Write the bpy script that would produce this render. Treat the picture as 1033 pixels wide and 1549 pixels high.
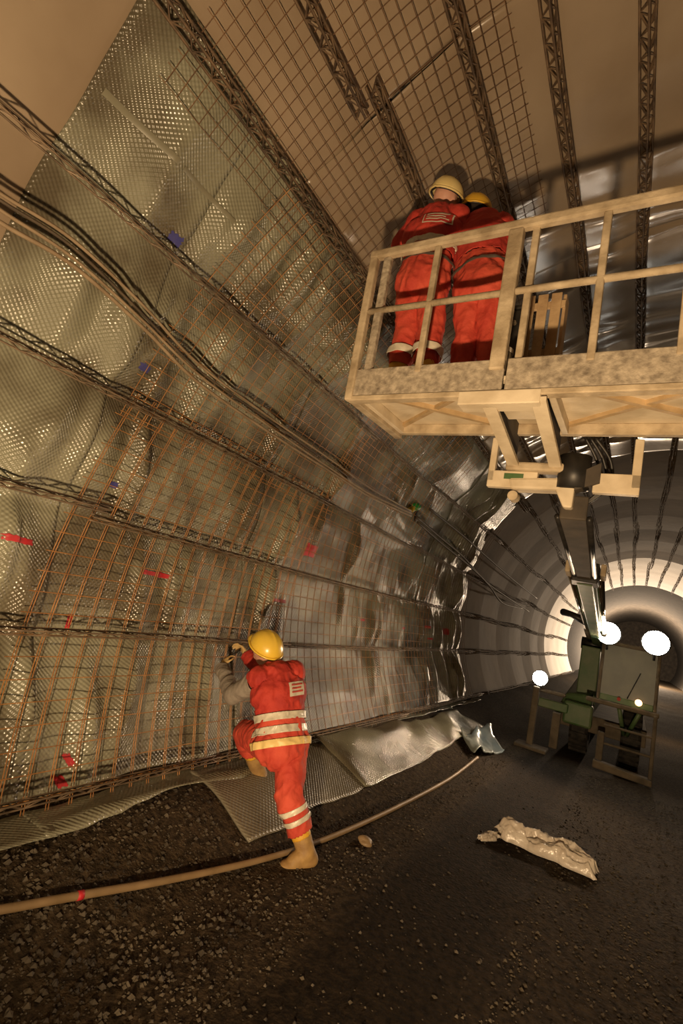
import bpy, bmesh, math, random
import numpy as np
from mathutils import Vector, Matrix, noise
random.seed(7)
for o in list(bpy.data.objects):
    bpy.data.objects.remove(o, do_unlink=True)
S = bpy.context.scene
COL = S.collection
V = Vector
PI = math.pi

# ------------------------------------------------------------------ camera
IMW, IMH, FPX = 1033, 1549, 743.0
CXP, CYP = IMW/2, IMH/2
CAMH = 1.95
def _calib(vp=(955, 995), roll=12.0):
    fwd = np.array([vp[0]-CXP, vp[1]-CYP, FPX]); fwd /= np.linalg.norm(fwd)
    r = math.radians(roll)
    hd = np.array([math.cos(r), math.sin(r), 0])
    up = np.cross(hd, fwd); up /= np.linalg.norm(up)
    if up[1] > 0: up = -up
    right = np.cross(fwd, up)
    if right[0] < 0: right = -right
    return np.stack([right, fwd, up])
CM = _calib()
cd = bpy.data.cameras.new('camera'); cam = bpy.data.objects.new('camera', cd); COL.objects.link(cam)
cd.sensor_fit = 'HORIZONTAL'; cd.sensor_width = 24.0; cd.lens = FPX/IMW*24.0
cd.clip_start = 0.05; cd.clip_end = 300
xa, ya, za = CM[:, 0], -CM[:, 1], -CM[:, 2]
mw = Matrix(((xa[0], ya[0], za[0], 0), (xa[1], ya[1], za[1], 0), (xa[2], ya[2], za[2], CAMH), (0, 0, 0, 1)))
cam.matrix_world = mw
S.camera = cam

# ------------------------------------------------------------------ world + lights + exposure
w = bpy.data.worlds.new('world'); S.world = w; w.use_nodes = True
bg = w.node_tree.nodes['Background']; bg.inputs[0].default_value = (1.0, 0.74, 0.45, 1); bg.inputs[1].default_value = 0.02
S.view_settings.view_transform = 'Standard'; S.view_settings.look = 'None'
S.view_settings.gamma = 1.0; S.view_settings.use_curve_mapping = False
S.view_settings.exposure = -0.08

def spot(name, loc, target, power, col, angle=120, blend=0.5, size=0.1):
    l = bpy.data.lights.new(name, 'SPOT'); l.energy = power; l.color = col
    l.spot_size = math.radians(angle); l.spot_blend = blend; l.shadow_soft_size = size
    o = bpy.data.objects.new(name, l); COL.objects.link(o); o.location = loc
    o.rotation_euler = (V(target)-V(loc)).to_track_quat('-Z', 'Y').to_euler()
    return o
def point(name, loc, power, col, size=0.15):
    l = bpy.data.lights.new(name, 'POINT'); l.energy = power; l.color = col; l.shadow_soft_size = size
    o = bpy.data.objects.new(name, l); COL.objects.link(o); o.location = loc
    return o
WARM = (1.0, 0.70, 0.40)
# the site floodlight standing low at the photographer's feet, tipped up at the roof
spot('site_floodlight', (0.0, -0.35, 0.70), (-0.8, 2.6, 3.7), 960, WARM, 140, 0.5, 0.07)
# added fill light, slightly cooler, unseen further left behind the camera
point('fill_light', (-1.7, -1.2, 2.0), 18, (1.0, 0.86, 0.58), 0.2)
# headlights of the machine (the lamps themselves are built with the machine)
spot('headlight_beam', (-0.39, 10.0, 2.21), (-2.2, 3.0, 1.2), 300, (1.0, 0.68, 0.40), 104, 0.9, 0.1)
spot('headlight_beam', (0.33, 10.0, 2.20), (-1.3, 3.0, 1.0), 170, (1.0, 0.68, 0.40), 104, 0.9, 0.1)
spot('sidelight_beam', (-1.4, 10.1, 1.2), (-2.8, 4.0, 1.3), 150, (1.0, 0.66, 0.38), 104, 0.9, 0.08)
# work lamps on the rear of the machine and deep in the tunnel
point('rear_work_lamp', (0.9, 16.5, 1.0), 40, (1.0, 0.70, 0.42), 0.15)
point('tunnel_lamp', (-0.1, 30.5, 2.0), 330, (1.0, 0.76, 0.5), 0.2)
point('tunnel_lamp', (0.3, 54.0, 2.0), 9000, (1.0, 0.74, 0.5), 0.2)

# ------------------------------------------------------------------ geometry of the place
R0, XC, ZC = 4.3, 0.55, 2.30
def ray(px, py):
    d = CM @ np.array([px-CXP, py-CYP, FPX]); return d
def PX(px, py, Y):
    "point at forward distance Y seen at a measured pixel"
    d = ray(px, py); d = d*(Y/d[1]); return V((d[0], d[1], d[2]+CAMH))
def wall_hit(px, py, off=0.0):
    d = ray(px, py); r = R0-off; zc = ZC-CAMH
    a = d[0]**2+d[2]**2; b = -2*(d[0]*XC+d[2]*zc); c = XC*XC+zc*zc-r*r
    t = (-b+math.sqrt(b*b-4*a*c))/(2*a); p = d*t
    return math.degrees(math.atan2(p[2]-zc, p[0]-XC)) % 360, p[1]
def sstep(t):
    t = max(0.0, min(1.0, t)); return t*t*(3-2*t)
def fz(x, y):
    "floor height: flat track with a low gravel bank at the foot of the wall"
    b = 0.28*sstep((-1.98-x)/0.85)
    n = noise.noise(V((x*0.9, y*0.9, 3.1)))*0.03 + noise.noise(V((x*3, y*3, 8.1)))*0.012
    return b+n
def floor_hit(px, py, up=0.0):
    d = ray(px, py); z = 0.0
    for _ in range(12):
        t = (z+up-CAMH)/d[2]; p = d*t; z = fz(p[0], p[1])
    return V((p[0], p[1], z+up))
def ring(th, y, off=0.0):
    a = math.radians(th); r = R0-off
    return V((XC+r*math.cos(a), y, ZC+r*math.sin(a)))
def nz(x, y, z=0): return noise.noise(V((x, y, z)))
def ridge(x, y, z=0): return 1-abs(nz(x, y, z))*2
GIRD = [208.8, 194.2, 181.9, 168.9, 153.6, 138.7, 129.3, 118.1, 109.9, 101.7]
def sag(th):
    "0 at a lattice bar, 1 half way between two of them"
    g = GIRD
    for i in range(len(g)-1):
        if g[i] >= th >= g[i+1]:
            t = (g[i]-th)/(g[i]-g[i+1]); return math.sin(t*PI)
    return 0.6
_fr = random.Random(21)
FOLDS = []
for _k in range(95):      # hanging creases of the loose wall sheet: (y, angle, angular reach, width, depth, slant)
    FOLDS.append((1.5+_fr.random()**1.15*10.5, 142+_fr.random()*66, 4+_fr.random()*9, 0.06+0.11*_fr.random(), 0.07+0.13*_fr.random(), (_fr.random()-0.5)*0.03))
RFOLDS = []
for _k in range(90):      # cross wrinkles of the roof sheet
    RFOLDS.append((2.6+_fr.random()**0.7*9.0, 45+_fr.random()*88, 5+_fr.random()*12, 0.05+0.09*_fr.random(), 0.04+0.09*_fr.random(), (_fr.random()-0.5)*0.02))
def folds(lst, th, y):
    o = 0.0
    for (y0, t0, tr, w_, a, sl) in lst:
        e = (th-t0)/tr
        if abs(e) > 2.2: continue
        d = (y-y0-sl*(th-t0)-0.06*nz(th*0.12, y0*3))/w_
        if abs(d) > 3.5: continue
        o = max(o, a*math.exp(-e*e)*math.exp(-abs(d)**1.4))+0.25*min(o, a*math.exp(-e*e)*math.exp(-abs(d)**1.4))
    return o
def mem(th, y):
    "how far the loose membrane stands off the shell"
    s = th*0.075
    if th > 137:
        g = sag(th)
        o = 0.016+0.08*g*(0.6+1.1*nz(s*0.5, y*0.9, 1))+0.03*nz(s*0.9, y*1.1, 11)
        o += folds(FOLDS, th, y)*(0.35+0.65*g)
        f2 = max(0, ridge(s*0.9+y*0.35, y*0.45-s*0.25, 17)-0.6); o += f2*0.05*g
        return max(0.008, min(0.235, o))
    g = sag(th)
    o = 0.03+0.03*nz(s*0.4, y*0.6, 4)+0.03*g
    k = 0.3+0.7*sstep((y-3.4)/1.5)
    o += folds(RFOLDS, th, y)*k*(0.4+0.6*g)
    return max(0.01, min(0.125, o))

# ------------------------------------------------------------------ helpers
def new(name, me, parent=None, mats=()):
    o = bpy.data.objects.new(name, me); COL.objects.link(o)
    for m in (mats if isinstance(mats, (list, tuple)) else [mats]):
        if m: me.materials.append(m)
    if parent: o.parent = parent
    return o
def from_bm(name, bm, m, parent=None, smooth=False):
    me = bpy.data.meshes.new(name); bmesh.ops.recalc_face_normals(bm, faces=bm.faces[:])
    bm.to_mesh(me); bm.free()
    if smooth: me.polygons.foreach_set('use_smooth', [True]*len(me.polygons))
    return new(name, me, parent, m)
def from_py(name, vs, fs, m, parent=None, smooth=False, uv=None):
    me = bpy.data.meshes.new(name); me.from_pydata([tuple(v) for v in vs], [], fs); me.update()
    if smooth: me.polygons.foreach_set('use_smooth', [True]*len(me.polygons))
    if uv:
        l = me.uv_layers.new(name='UVMap')
        idx = [0]*len(me.loops); me.loops.foreach_get('vertex_index', idx)
        l.data.foreach_set('uv', [c for i in idx for c in uv[i]])
    return new(name, me, parent, m)
def tag(o, label, cat, group=None):
    o['label'] = label; o['category'] = cat
    if group: o['group'] = group
    return o
def thing(name, label, cat, loc=(0, 0, 0), group=None, rot=(0, 0, 0)):
    o = bpy.data.objects.new(name, None); COL.objects.link(o); o.location = loc; o.rotation_euler = rot
    o.empty_display_size = 0.1
    return tag(o, label, cat, group)
def keep(o, parent):
    "parent a mesh given in world coordinates to an empty"
    bpy.context.view_layer.update()
    o.parent = parent; o.matrix_parent_inverse = parent.matrix_world.inverted(); return o
def box(bm, x0, x1, y0, y1, z0, z1, M=None):
    vs = [bm.verts.new(V(p) if M is None else M @ V(p)) for p in
          ((x0,y0,z0),(x1,y0,z0),(x1,y1,z0),(x0,y1,z0),(x0,y0,z1),(x1,y0,z1),(x1,y1,z1),(x0,y1,z1))]
    for f in ((0,3,2,1),(4,5,6,7),(0,1,5,4),(1,2,6,5),(2,3,7,6),(3,0,4,7)):
        bm.faces.new([vs[i] for i in f])
def hexa(bm, pts):
    vs = [bm.verts.new(V(p)) for p in pts]
    for f in ((0,3,2,1),(4,5,6,7),(0,1,5,4),(1,2,6,5),(2,3,7,6),(3,0,4,7)):
        bm.faces.new([vs[i] for i in f])
def frame(t):
    t = t.normalized(); a = V((0, 0, 1)) if abs(t.z) < 0.9 else V((1, 0, 0))
    u = t.cross(a).normalized(); return u, t.cross(u).normalized()
def tube(bm, pts, r, n=6, caps=True):
    pts = [V(p) for p in pts]; rs = r if isinstance(r, (list, tuple)) else [r]*len(pts)
    rings = []; u = None
    for i, p in enumerate(pts):
        t = (pts[min(i+1, len(pts)-1)]-pts[max(i-1, 0)]).normalized()
        if u is None: u, v = frame(t)
        else:
            u = (u-t*u.dot(t)).normalized(); v = t.cross(u).normalized()
        rings.append([bm.verts.new(p+(u*math.cos(2*PI*k/n)+v*math.sin(2*PI*k/n))*rs[i]) for k in range(n)])
    for a, b in zip(rings, rings[1:]):
        for k in range(n): bm.faces.new((a[k], a[(k+1) % n], b[(k+1) % n], b[k]))
    if caps:
        bm.faces.new(rings[0][::-1]); bm.faces.new(rings[-1])
def bevel(o, w, seg=2):
    m = o.modifiers.new('bevel', 'BEVEL'); m.width = w; m.segments = seg; m.limit_method = 'ANGLE'; return o
def spline(pts, n=8):
    pts = [V(p) for p in pts]; out = []
    for i in range(len(pts)-1):
        p0 = pts[max(i-1, 0)]; p1 = pts[i]; p2 = pts[i+1]; p3 = pts[min(i+2, len(pts)-1)]
        for k in range(n):
            t = k/n
            out.append(0.5*((2*p1)+(p2-p0)*t+(2*p0-5*p1+4*p2-p3)*t*t+(3*p1-p0-3*p2+p3)*t**3))
    out.append(pts[-1]); return out

# ------------------------------------------------------------------ materials
def material(name, c1, c2=None, rough=0.6, metal=0.0, scale=6.0, bump=0.0, bscale=40.0, spec=0.5, detail=5, coat=0, dim=None, contrast=(0.35, 0.65), trans=0, alpha=1, sheen=0):
    m = bpy.data.materials.new(name); m.use_nodes = True; nt = m.node_tree; N = nt.nodes; L = nt.links
    b = N['Principled BSDF']; b.inputs['Roughness'].default_value = rough; b.inputs['Metallic'].default_value = metal
    b.inputs['Specular IOR Level'].default_value = spec; b.inputs['Coat Weight'].default_value = coat; b.inputs['Coat Roughness'].default_value = 0.2
    b.inputs['Transmission Weight'].default_value = trans; b.inputs['Alpha'].default_value = alpha
    b.inputs['Sheen Weight'].default_value = sheen
    tc = N.new('ShaderNodeTexCoord')
    if c2:
        t = N.new('ShaderNodeTexNoise'); t.inputs['Scale'].default_value = scale; t.inputs['Detail'].default_value = detail
        r = N.new('ShaderNodeValToRGB'); r.color_ramp.elements[0].position = contrast[0]; r.color_ramp.elements[1].position = contrast[1]
        r.color_ramp.elements[0].color = (*c1, 1); r.color_ramp.elements[1].color = (*c2, 1)
        L.new(tc.outputs['Object'], t.inputs['Vector']); L.new(t.outputs['Fac'], r.inputs['Fac']); L.new(r.outputs['Color'], b.inputs['Base Color'])
    else: b.inputs['Base Color'].default_value = (*c1, 1)
    nrm = None
    if bump:
        t2 = N.new('ShaderNodeTexNoise'); t2.inputs['Scale'].default_value = bscale; t2.inputs['Detail'].default_value = 4
        bp = N.new('ShaderNodeBump'); bp.inputs['Strength'].default_value = bump; bp.inputs['Distance'].default_value = 0.02
        L.new(tc.outputs['Object'], t2.inputs['Vector']); L.new(t2.outputs['Fac'], bp.inputs['Height']); nrm = bp
    if dim:
        # raised studs of a dimpled sheet, on the sheet's own metres
        sep = N.new('ShaderNodeSeparateXYZ'); L.new(tc.outputs['UV'], sep.inputs[0])
        def sn(out, k):
            a = N.new('ShaderNodeMath'); a.operation = 'MULTIPLY'; a.inputs[1].default_value = 2*PI/k; L.new(out, a.inputs[0])
            s = N.new('ShaderNodeMath'); s.operation = 'SINE'; L.new(a.outputs[0], s.inputs[0]); return s.outputs[0]
        mu = N.new('ShaderNodeMath'); mu.operation = 'MULTIPLY'; L.new(sn(sep.outputs[0], dim), mu.inputs[0]); L.new(sn(sep.outputs[1], dim), mu.inputs[1])
        bp2 = N.new('ShaderNodeBump'); bp2.inputs['Strength'].default_value = 0.4; bp2.inputs['Distance'].default_value = 0.008
        L.new(mu.outputs[0], bp2.inputs['Height'])
        if nrm: L.new(nrm.outputs[0], bp2.inputs['Normal'])
        nrm = bp2
    if nrm: L.new(nrm.outputs[0], b.inputs['Normal'])
    return m
def emitter(name, col, strength):
    m = bpy.data.materials.new(name); m.use_nodes = True
    b = m.node_tree.nodes['Principled BSDF']; b.inputs['Base Color'].default_value = (*col, 1)
    b.inputs['Emission Color'].default_value = (*col, 1); b.inputs['Emission Strength'].default_value = strength
    return m
M = {}
M['rock'] = material('sprayed_concrete', (0.028, 0.024, 0.02), (0.055, 0.046, 0.037), 0.95, scale=3, bump=0.6, bscale=9)
M['green'] = material('grey_green_dimpled_sheet', (0.125, 0.105, 0.068), (0.27, 0.262, 0.185), 0.23, scale=1.5, contrast=(0.40, 0.58), bump=0.2, bscale=14, dim=0.036, spec=0.65)
M['beige'] = material('beige_sheet', (0.27, 0.20, 0.132), (0.35, 0.27, 0.185), 0.26, scale=1.1, bump=0.12, bscale=5, spec=0.5)
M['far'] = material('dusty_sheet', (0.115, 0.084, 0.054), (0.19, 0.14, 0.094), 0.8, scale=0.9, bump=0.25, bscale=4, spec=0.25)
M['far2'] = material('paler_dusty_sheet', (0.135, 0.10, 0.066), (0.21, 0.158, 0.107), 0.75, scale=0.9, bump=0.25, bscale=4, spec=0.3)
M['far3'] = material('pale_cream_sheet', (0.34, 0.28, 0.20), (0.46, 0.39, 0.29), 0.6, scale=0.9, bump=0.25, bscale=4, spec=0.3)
M['mat'] = material('dusty_dimpled_sheet', (0.15, 0.13, 0.09), (0.22, 0.195, 0.14), 0.42, scale=1.6, bump=0.15, bscale=20, dim=0.04, spec=0.5)
M['girder'] = material('dusty_dark_steel', (0.075, 0.05, 0.033), (0.20, 0.13, 0.075), 0.7, 0.35, scale=9, bump=0.3, bscale=60)
M['rustd'] = material('brown_wire', (0.12, 0.062, 0.03), (0.22, 0.12, 0.055), 0.65, 0.3, scale=7)
M['girderl'] = material('dusty_brown_steel', (0.11, 0.078, 0.05), (0.27, 0.19, 0.12), 0.6, 0.35, scale=9)
M['rust'] = material('rusty_wire', (0.30, 0.125, 0.035), (0.55, 0.27, 0.09), 0.6, 0.3, scale=7)
M['gravel'] = material('dark_gravel', (0.022, 0.015, 0.0085), (0.075, 0.053, 0.031), 0.95, scale=20, bump=1.0, bscale=45, detail=8, spec=0.15)
M['stone'] = material('gravel_stone', (0.03, 0.022, 0.014), (0.12, 0.095, 0.062), 0.75, scale=3.2, bump=0.3, bscale=30)
M['cable'] = material('dusty_rubber_cable', (0.22, 0.155, 0.09), (0.34, 0.25, 0.155), 0.6, scale=5)
M['cable2'] = material('dark_rubber_cable', (0.05, 0.037, 0.025), (0.12, 0.085, 0.05), 0.6, scale=5)
M['hose'] = material('brown_hose', (0.20, 0.13, 0.06), (0.29, 0.195, 0.10), 0.55, scale=6)
M['red_paint'] = material('red_spray', (0.55, 0.02, 0.03), (0.42, 0.03, 0.035), 0.6, scale=10)
M['blue_paint'] = material('blue_spray', (0.035, 0.035, 0.22), (0.06, 0.055, 0.2), 0.6, scale=10)
M['steel'] = material('mortar_covered_steel', (0.30, 0.225, 0.135), (0.56, 0.45, 0.30), 0.8, scale=7, bump=0.35, bscale=25)
M['toe'] = material('speckled_steel_plate', (0.17, 0.135, 0.095), (0.50, 0.42, 0.31), 0.75, scale=26, bump=0.5, bscale=30, contrast=(0.25, 0.72), detail=9)
M['deck'] = material('pale_deck_underside', (0.52, 0.42, 0.28), (0.72, 0.61, 0.44), 0.7, scale=5, bump=0.15, bscale=20)
M['brace'] = material('tan_bracing', (0.38, 0.26, 0.13), (0.55, 0.39, 0.21), 0.75, scale=8)
M['black'] = material('black_grease_steel', (0.015, 0.014, 0.013), (0.04, 0.035, 0.03), 0.45, 0.3, scale=8)
M['boom'] = material('dusty_boom_steel', (0.035, 0.027, 0.019), (0.085, 0.065, 0.044), 0.75, 0.0, scale=5)
M['chrome'] = material('chrome_rod', (0.75, 0.72, 0.68), None, 0.12, 1.0)
M['mgreen'] = material('machine_green', (0.06, 0.13, 0.04), (0.13, 0.17, 0.08), 0.5, scale=4, bump=0.1)
M['mdust'] = material('dusty_machine_steel', (0.08, 0.062, 0.04), (0.16, 0.125, 0.08), 0.8, scale=5, bump=0.2)
M['tyre'] = material('tyre_rubber', (0.018, 0.016, 0.014), (0.05, 0.042, 0.033), 0.85, scale=10, bump=0.3)
M['glass'] = material('dusty_windscreen', (0.07, 0.08, 0.06), (0.11, 0.115, 0.085), 0.45, scale=3, spec=0.7)
M['timber'] = material('sawn_timber', (0.34, 0.22, 0.11), (0.50, 0.35, 0.19), 0.7, scale=9, bump=0.2)
M['white'] = material('dirty_white_plastic', (0.62, 0.57, 0.48), (0.5, 0.45, 0.37), 0.4, scale=8)
M['red'] = material('red_coverall', (0.36, 0.022, 0.015), (0.52, 0.045, 0.026), 0.8, scale=7, bump=0.35, bscale=28, sheen=0)
M['red2'] = material('orange_red_coverall', (0.46, 0.042, 0.023), (0.60, 0.08, 0.042), 0.8, scale=6, bump=0.35, bscale=28, sheen=0)
M['band'] = material('silver_grey_band', (0.55, 0.49, 0.38), (0.66, 0.60, 0.47), 0.35, scale=30)
M['bandy'] = material('yellow_band', (0.80, 0.58, 0.22), None, 0.5)
M['belt'] = material('grey_elastic', (0.09, 0.065, 0.05), None, 0.8)
M['skin'] = material('skin', (0.55, 0.28, 0.19), (0.62, 0.33, 0.23), 0.55, scale=12)
M['hair'] = material('dark_hair', (0.03, 0.02, 0.014), None, 0.7)
M['glove'] = material('tan_work_glove', (0.50, 0.33, 0.13), (0.62, 0.44, 0.19), 0.8, scale=18, bump=0.2)
M['sleeve'] = material('grey_sleeve', (0.23, 0.195, 0.16), (0.31, 0.27, 0.22), 0.85, scale=9, bump=0.3)
M['boot'] = material('muddy_yellow_boot', (0.26, 0.15, 0.055), (0.44, 0.27, 0.09), 0.65, scale=9, bump=0.2)
M['booty'] = material('yellow_boot_shaft', (0.75, 0.42, 0.03), (0.62, 0.34, 0.04), 0.5, scale=9)
M['sole'] = material('boot_sole', (0.06, 0.04, 0.02), None, 0.8)
M['helmet_y'] = material('yellow_helmet', (0.88, 0.60, 0.06), (0.82, 0.55, 0.07), 0.32, scale=4, coat=0.3)
M['helmet_c'] = material('cream_yellow_helmet', (0.78, 0.62, 0.27), (0.66, 0.50, 0.20), 0.4, scale=7)
M['helmet_d'] = material('golden_helmet', (0.72, 0.43, 0.035), (0.6, 0.34, 0.03), 0.4, scale=7)
M['film'] = material('clear_crumpled_film', (0.85, 0.76, 0.64), (0.7, 0.6, 0.48), 0.22, scale=7, bump=0.6, bscale=22, spec=0.8, trans=0.15)
M['bluefilm'] = material('pale_blue_film', (0.33, 0.38, 0.36), (0.42, 0.46, 0.42), 0.3, scale=3, spec=0.6)
M['plug'] = material('green_plug', (0.02, 0.30, 0.05), None, 0.4)
M['plugy'] = material('yellow_plug', (0.7, 0.5, 0.03), None, 0.4)
M['ink'] = material('red_print', (0.5, 0.06, 0.04), None, 0.7)
M['lamp'] = emitter('lit_lamp', (1.0, 0.93, 0.8), 60)
M['amber'] = emitter('lit_amber_lamp', (1.0, 0.55, 0.25), 4)

# ------------------------------------------------------------------ tunnel shell
def shell(name, t0, t1, y0=-6, y1=76, off=-0.05):
    vs, fs = [], []; ns = max(4, int(abs(t1-t0)/3)); ny = 82
    for j in range(ny+1):
        y = y0+(y1-y0)*j/ny
        for i in range(ns+1):
            th = t0+(t1-t0)*i/ns
            vs.append(ring(th, y, off+0.03*nz(th*0.1, y*0.6, 2)))
    for j in range(ny):
        for i in range(ns):
            a = j*(ns+1)+i; fs.append((a, a+1, a+ns+2, a+ns+1))
    o = from_py(name, vs, fs, M['rock'], smooth=True); o['kind'] = 'structure'; return o
shell('wall_left', 222, 150); shell('ceiling', 150, 30); shell('wall_right', 30, -42)
# floor: finer near the camera
vs, fs = [], []
xs = [-3.9+0.09*i for i in range(97)]
ys = [-4+0.12*j for j in range(100)]+[8+0.5*j for j in range(137)]
for y in ys:
    for x in xs: vs.append((x, y, fz(x, y)))
nx = len(xs)
for j in range(len(ys)-1):
    for i in range(nx-1): fs.append((j*nx+i, j*nx+i+1, (j+1)*nx+i+1, (j+1)*nx+i))
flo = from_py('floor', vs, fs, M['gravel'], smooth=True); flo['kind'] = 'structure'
bm = bmesh.new(); box(bm, -4.2, 5.3, 76, 76.3, -0.4, 7); we = from_bm('wall_end', bm, M['rock']); we['kind'] = 'structure'

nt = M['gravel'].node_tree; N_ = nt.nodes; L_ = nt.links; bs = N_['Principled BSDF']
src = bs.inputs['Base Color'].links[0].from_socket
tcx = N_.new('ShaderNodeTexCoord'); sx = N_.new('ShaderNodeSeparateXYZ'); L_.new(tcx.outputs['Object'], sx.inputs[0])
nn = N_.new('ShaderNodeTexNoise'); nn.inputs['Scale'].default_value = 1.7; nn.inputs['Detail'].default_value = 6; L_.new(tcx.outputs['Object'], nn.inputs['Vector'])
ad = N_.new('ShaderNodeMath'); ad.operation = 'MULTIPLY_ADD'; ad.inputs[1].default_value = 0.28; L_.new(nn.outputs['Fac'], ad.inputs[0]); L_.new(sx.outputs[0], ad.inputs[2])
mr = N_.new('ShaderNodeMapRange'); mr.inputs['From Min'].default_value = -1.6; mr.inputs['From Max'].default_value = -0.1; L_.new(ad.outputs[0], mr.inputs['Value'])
rp = N_.new('ShaderNodeValToRGB'); e = rp.color_ramp.elements; e[0].position = 0.16; e[0].color = (1, 1, 1, 1); e[1].position = 0.28; e[1].color = (0.42, 0.40, 0.38, 1)  # darker lengthwise strip multiplied into the gravel colour, ragged edges
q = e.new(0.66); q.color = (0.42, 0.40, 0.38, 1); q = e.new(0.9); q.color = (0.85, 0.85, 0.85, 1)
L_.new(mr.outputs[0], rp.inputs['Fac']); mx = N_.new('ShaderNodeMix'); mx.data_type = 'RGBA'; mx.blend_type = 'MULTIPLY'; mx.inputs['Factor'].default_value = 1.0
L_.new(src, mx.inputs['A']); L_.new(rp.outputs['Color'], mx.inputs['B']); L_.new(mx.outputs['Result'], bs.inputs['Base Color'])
# loose gravel, one uncountable scatter
vs, fs = [], []
rr = random.Random(3)
for k in range(30000):
    y = 0.9+rr.random()**1.6*8.5
    x = -3.1+rr.random()*(3.1+min(2.6, y*0.55))
    near = x < -1.7 and y < 3.2
    if -1.45 < x < -0.5 and rr.random() < 0.8: continue
    s = (0.005+0.014*rr.random()**3)*(1.1 if near else 0.8)
    
    z = fz(x, y)+s*0.25; b0 = len(vs)
    a = rr.random()*6.28; ca, sa = math.cos(a), math.sin(a)
    for p in ((1,0,0),(-1,0,0),(0,1,0),(0,-1,0),(0,0,1),(0,0,-1)):
        q = [c*s*(0.7+0.6*rr.random())+0.25*s*(rr.random()-0.5) for c in p]
        vs.append((x+q[0]*ca-q[1]*sa, y+q[0]*sa+q[1]*ca, z+q[2]*0.75))
    for f in ((0,2,4),(2,1,4),(1,3,4),(3,0,4),(2,0,5),(1,2,5),(3,1,5),(0,3,5)): fs.append(tuple(b0+i for i in f))
g = from_py('gravel', vs, fs, M['stone']); g['kind'] = 'stuff'; tag(g, 'loose dark gravel scattered over the tunnel floor', 'gravel')

# ------------------------------------------------------------------ membrane sheets
def sheet(name, label, t0, t1, y0, y1, m, group=None, dth=0.8, dy=0.05, apron=None, extra=0.0, wavy=0.0, flat=False):
    ns = max(2, int(abs(t1-t0)/dth)); ny = max(2, int((y1-y0)/dy)); vs, fs, uv = [], [], []
    path = []
    for i in range(ns+1): path.append(t0+(t1-t0)*i/ns)
    na = 8 if apron else 0
    for j in range(ny+1):
        for i in range(na):                     # skirt that runs out over the gravel bank
            y = y0+(y1-y0)*j/ny
            k = 1-i/na
            base = ring(t0, y, mem(t0, y)+extra)
            ln = apron(y)
            x = base.x+ln*k
            z0 = base.z; z1 = fz(x, y)+0.03+0.012*math.sin(y*5+i)
            zz = z0+(z1-z0)*sstep(k*1.35)
            vs.append((x, y, max(zz, fz(x, y)+0.015))); uv.append((math.radians(t0)*R0+ln*k, y))
        for th in path:
            y = y0+(y1-y0)*j/ny
            if wavy: y += wavy*nz(th*0.09, y0, 3)*(1 if j in (0, ny) else 0)
            vs.append(ring(th, y, (0.02*nz(th*0.05, y*0.7, 3)+0.02 if flat else mem(th, y))+extra)); uv.append((math.radians(th)*R0, y))
    n = ns+1+na
    for j in range(ny):
        for i in range(n-1): fs.append((j*n+i, j*n+i+1, (j+1)*n+i+1, (j+1)*n+i))
    o = from_py(name, vs, fs, m, smooth=True, uv=uv)
    if not flat:
        so = o.modifiers.new('thickness', 'SOLIDIFY'); so.thickness = 0.006; so.offset = 0
    return tag(o, label, 'membrane', group)
BOT = 211.5
WS = []   # (y0, y1, sheet) for the paint marks
def ap1(y): return 0.33+0.06*nz(y*0.8, 2)
def ap2(y): return 0.20+0.05*nz(y*0.8, 2)
wdef = [(-0.6, 1.18, 'beige', 'smooth beige membrane sheet in the near upper left corner', None),
        (1.06, 2.02, 'green', 'narrow pale green dimpled membrane strip next to the beige corner sheet', ap1),
        (1.95, 4.15, 'green', 'green dimpled membrane sheet behind the orange mesh, left of the ground worker', ap1),
        (4.08, 6.75, 'green', 'creased shiny green membrane sheet on the wall just beyond the ground worker', ap2),
        (6.70, 9.3, 'green', 'dimmer green membrane sheet below the green cable plug', ap2),
        (9.25, 12.2, 'green', 'last lit green membrane sheet with red marks before the dark stretch', ap2)]
for i, (a, b, m, lab, ap) in enumerate(wdef):
    o = sheet('membrane_sheet', lab, BOT, 137.5, a, b, M[m], 'membrane sheets on the left wall', apron=ap, extra=0.012*(i % 2), wavy=0.04, dy=0.036)
    WS.append((a, b, o, 0.012*(i % 2)))
rdef = [(-0.6, 2.6, 'smooth beige roof membrane above the near edge of the picture'),
        (2.55, 5.3, 'beige roof membrane above the two workers on the platform'),
        (5.2, 8.4, 'wrinkled shiny roof membrane behind the platform railing'),
        (8.3, 12.2, 'dim roof membrane seen just below the platform')]
for i, (a, b, lab) in enumerate(rdef):
    sheet('roof_membrane', lab, 138.3, 30, a, b, M['beige'], 'membrane sheets under the roof', dth=1.0, dy=0.045, extra=0.012*(i % 2), wavy=0.08)
for k in range(12):
    y0 = 12.1+2.05*k
    sheet('membrane_ring', 'pale cream membrane ring in the lit arch behind the machine' if k > 6 else 'dusty membrane ring lining the dim far tunnel beyond the lit wall', 211, -31, y0, y0+2.06, M['far3' if k > 6 else 'far2' if k % 2 else 'far'], 'lit cream membrane rings' if k > 6 else 'far membrane rings', dth=3.0, dy=0.3, extra=0.03, flat=True)

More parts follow.
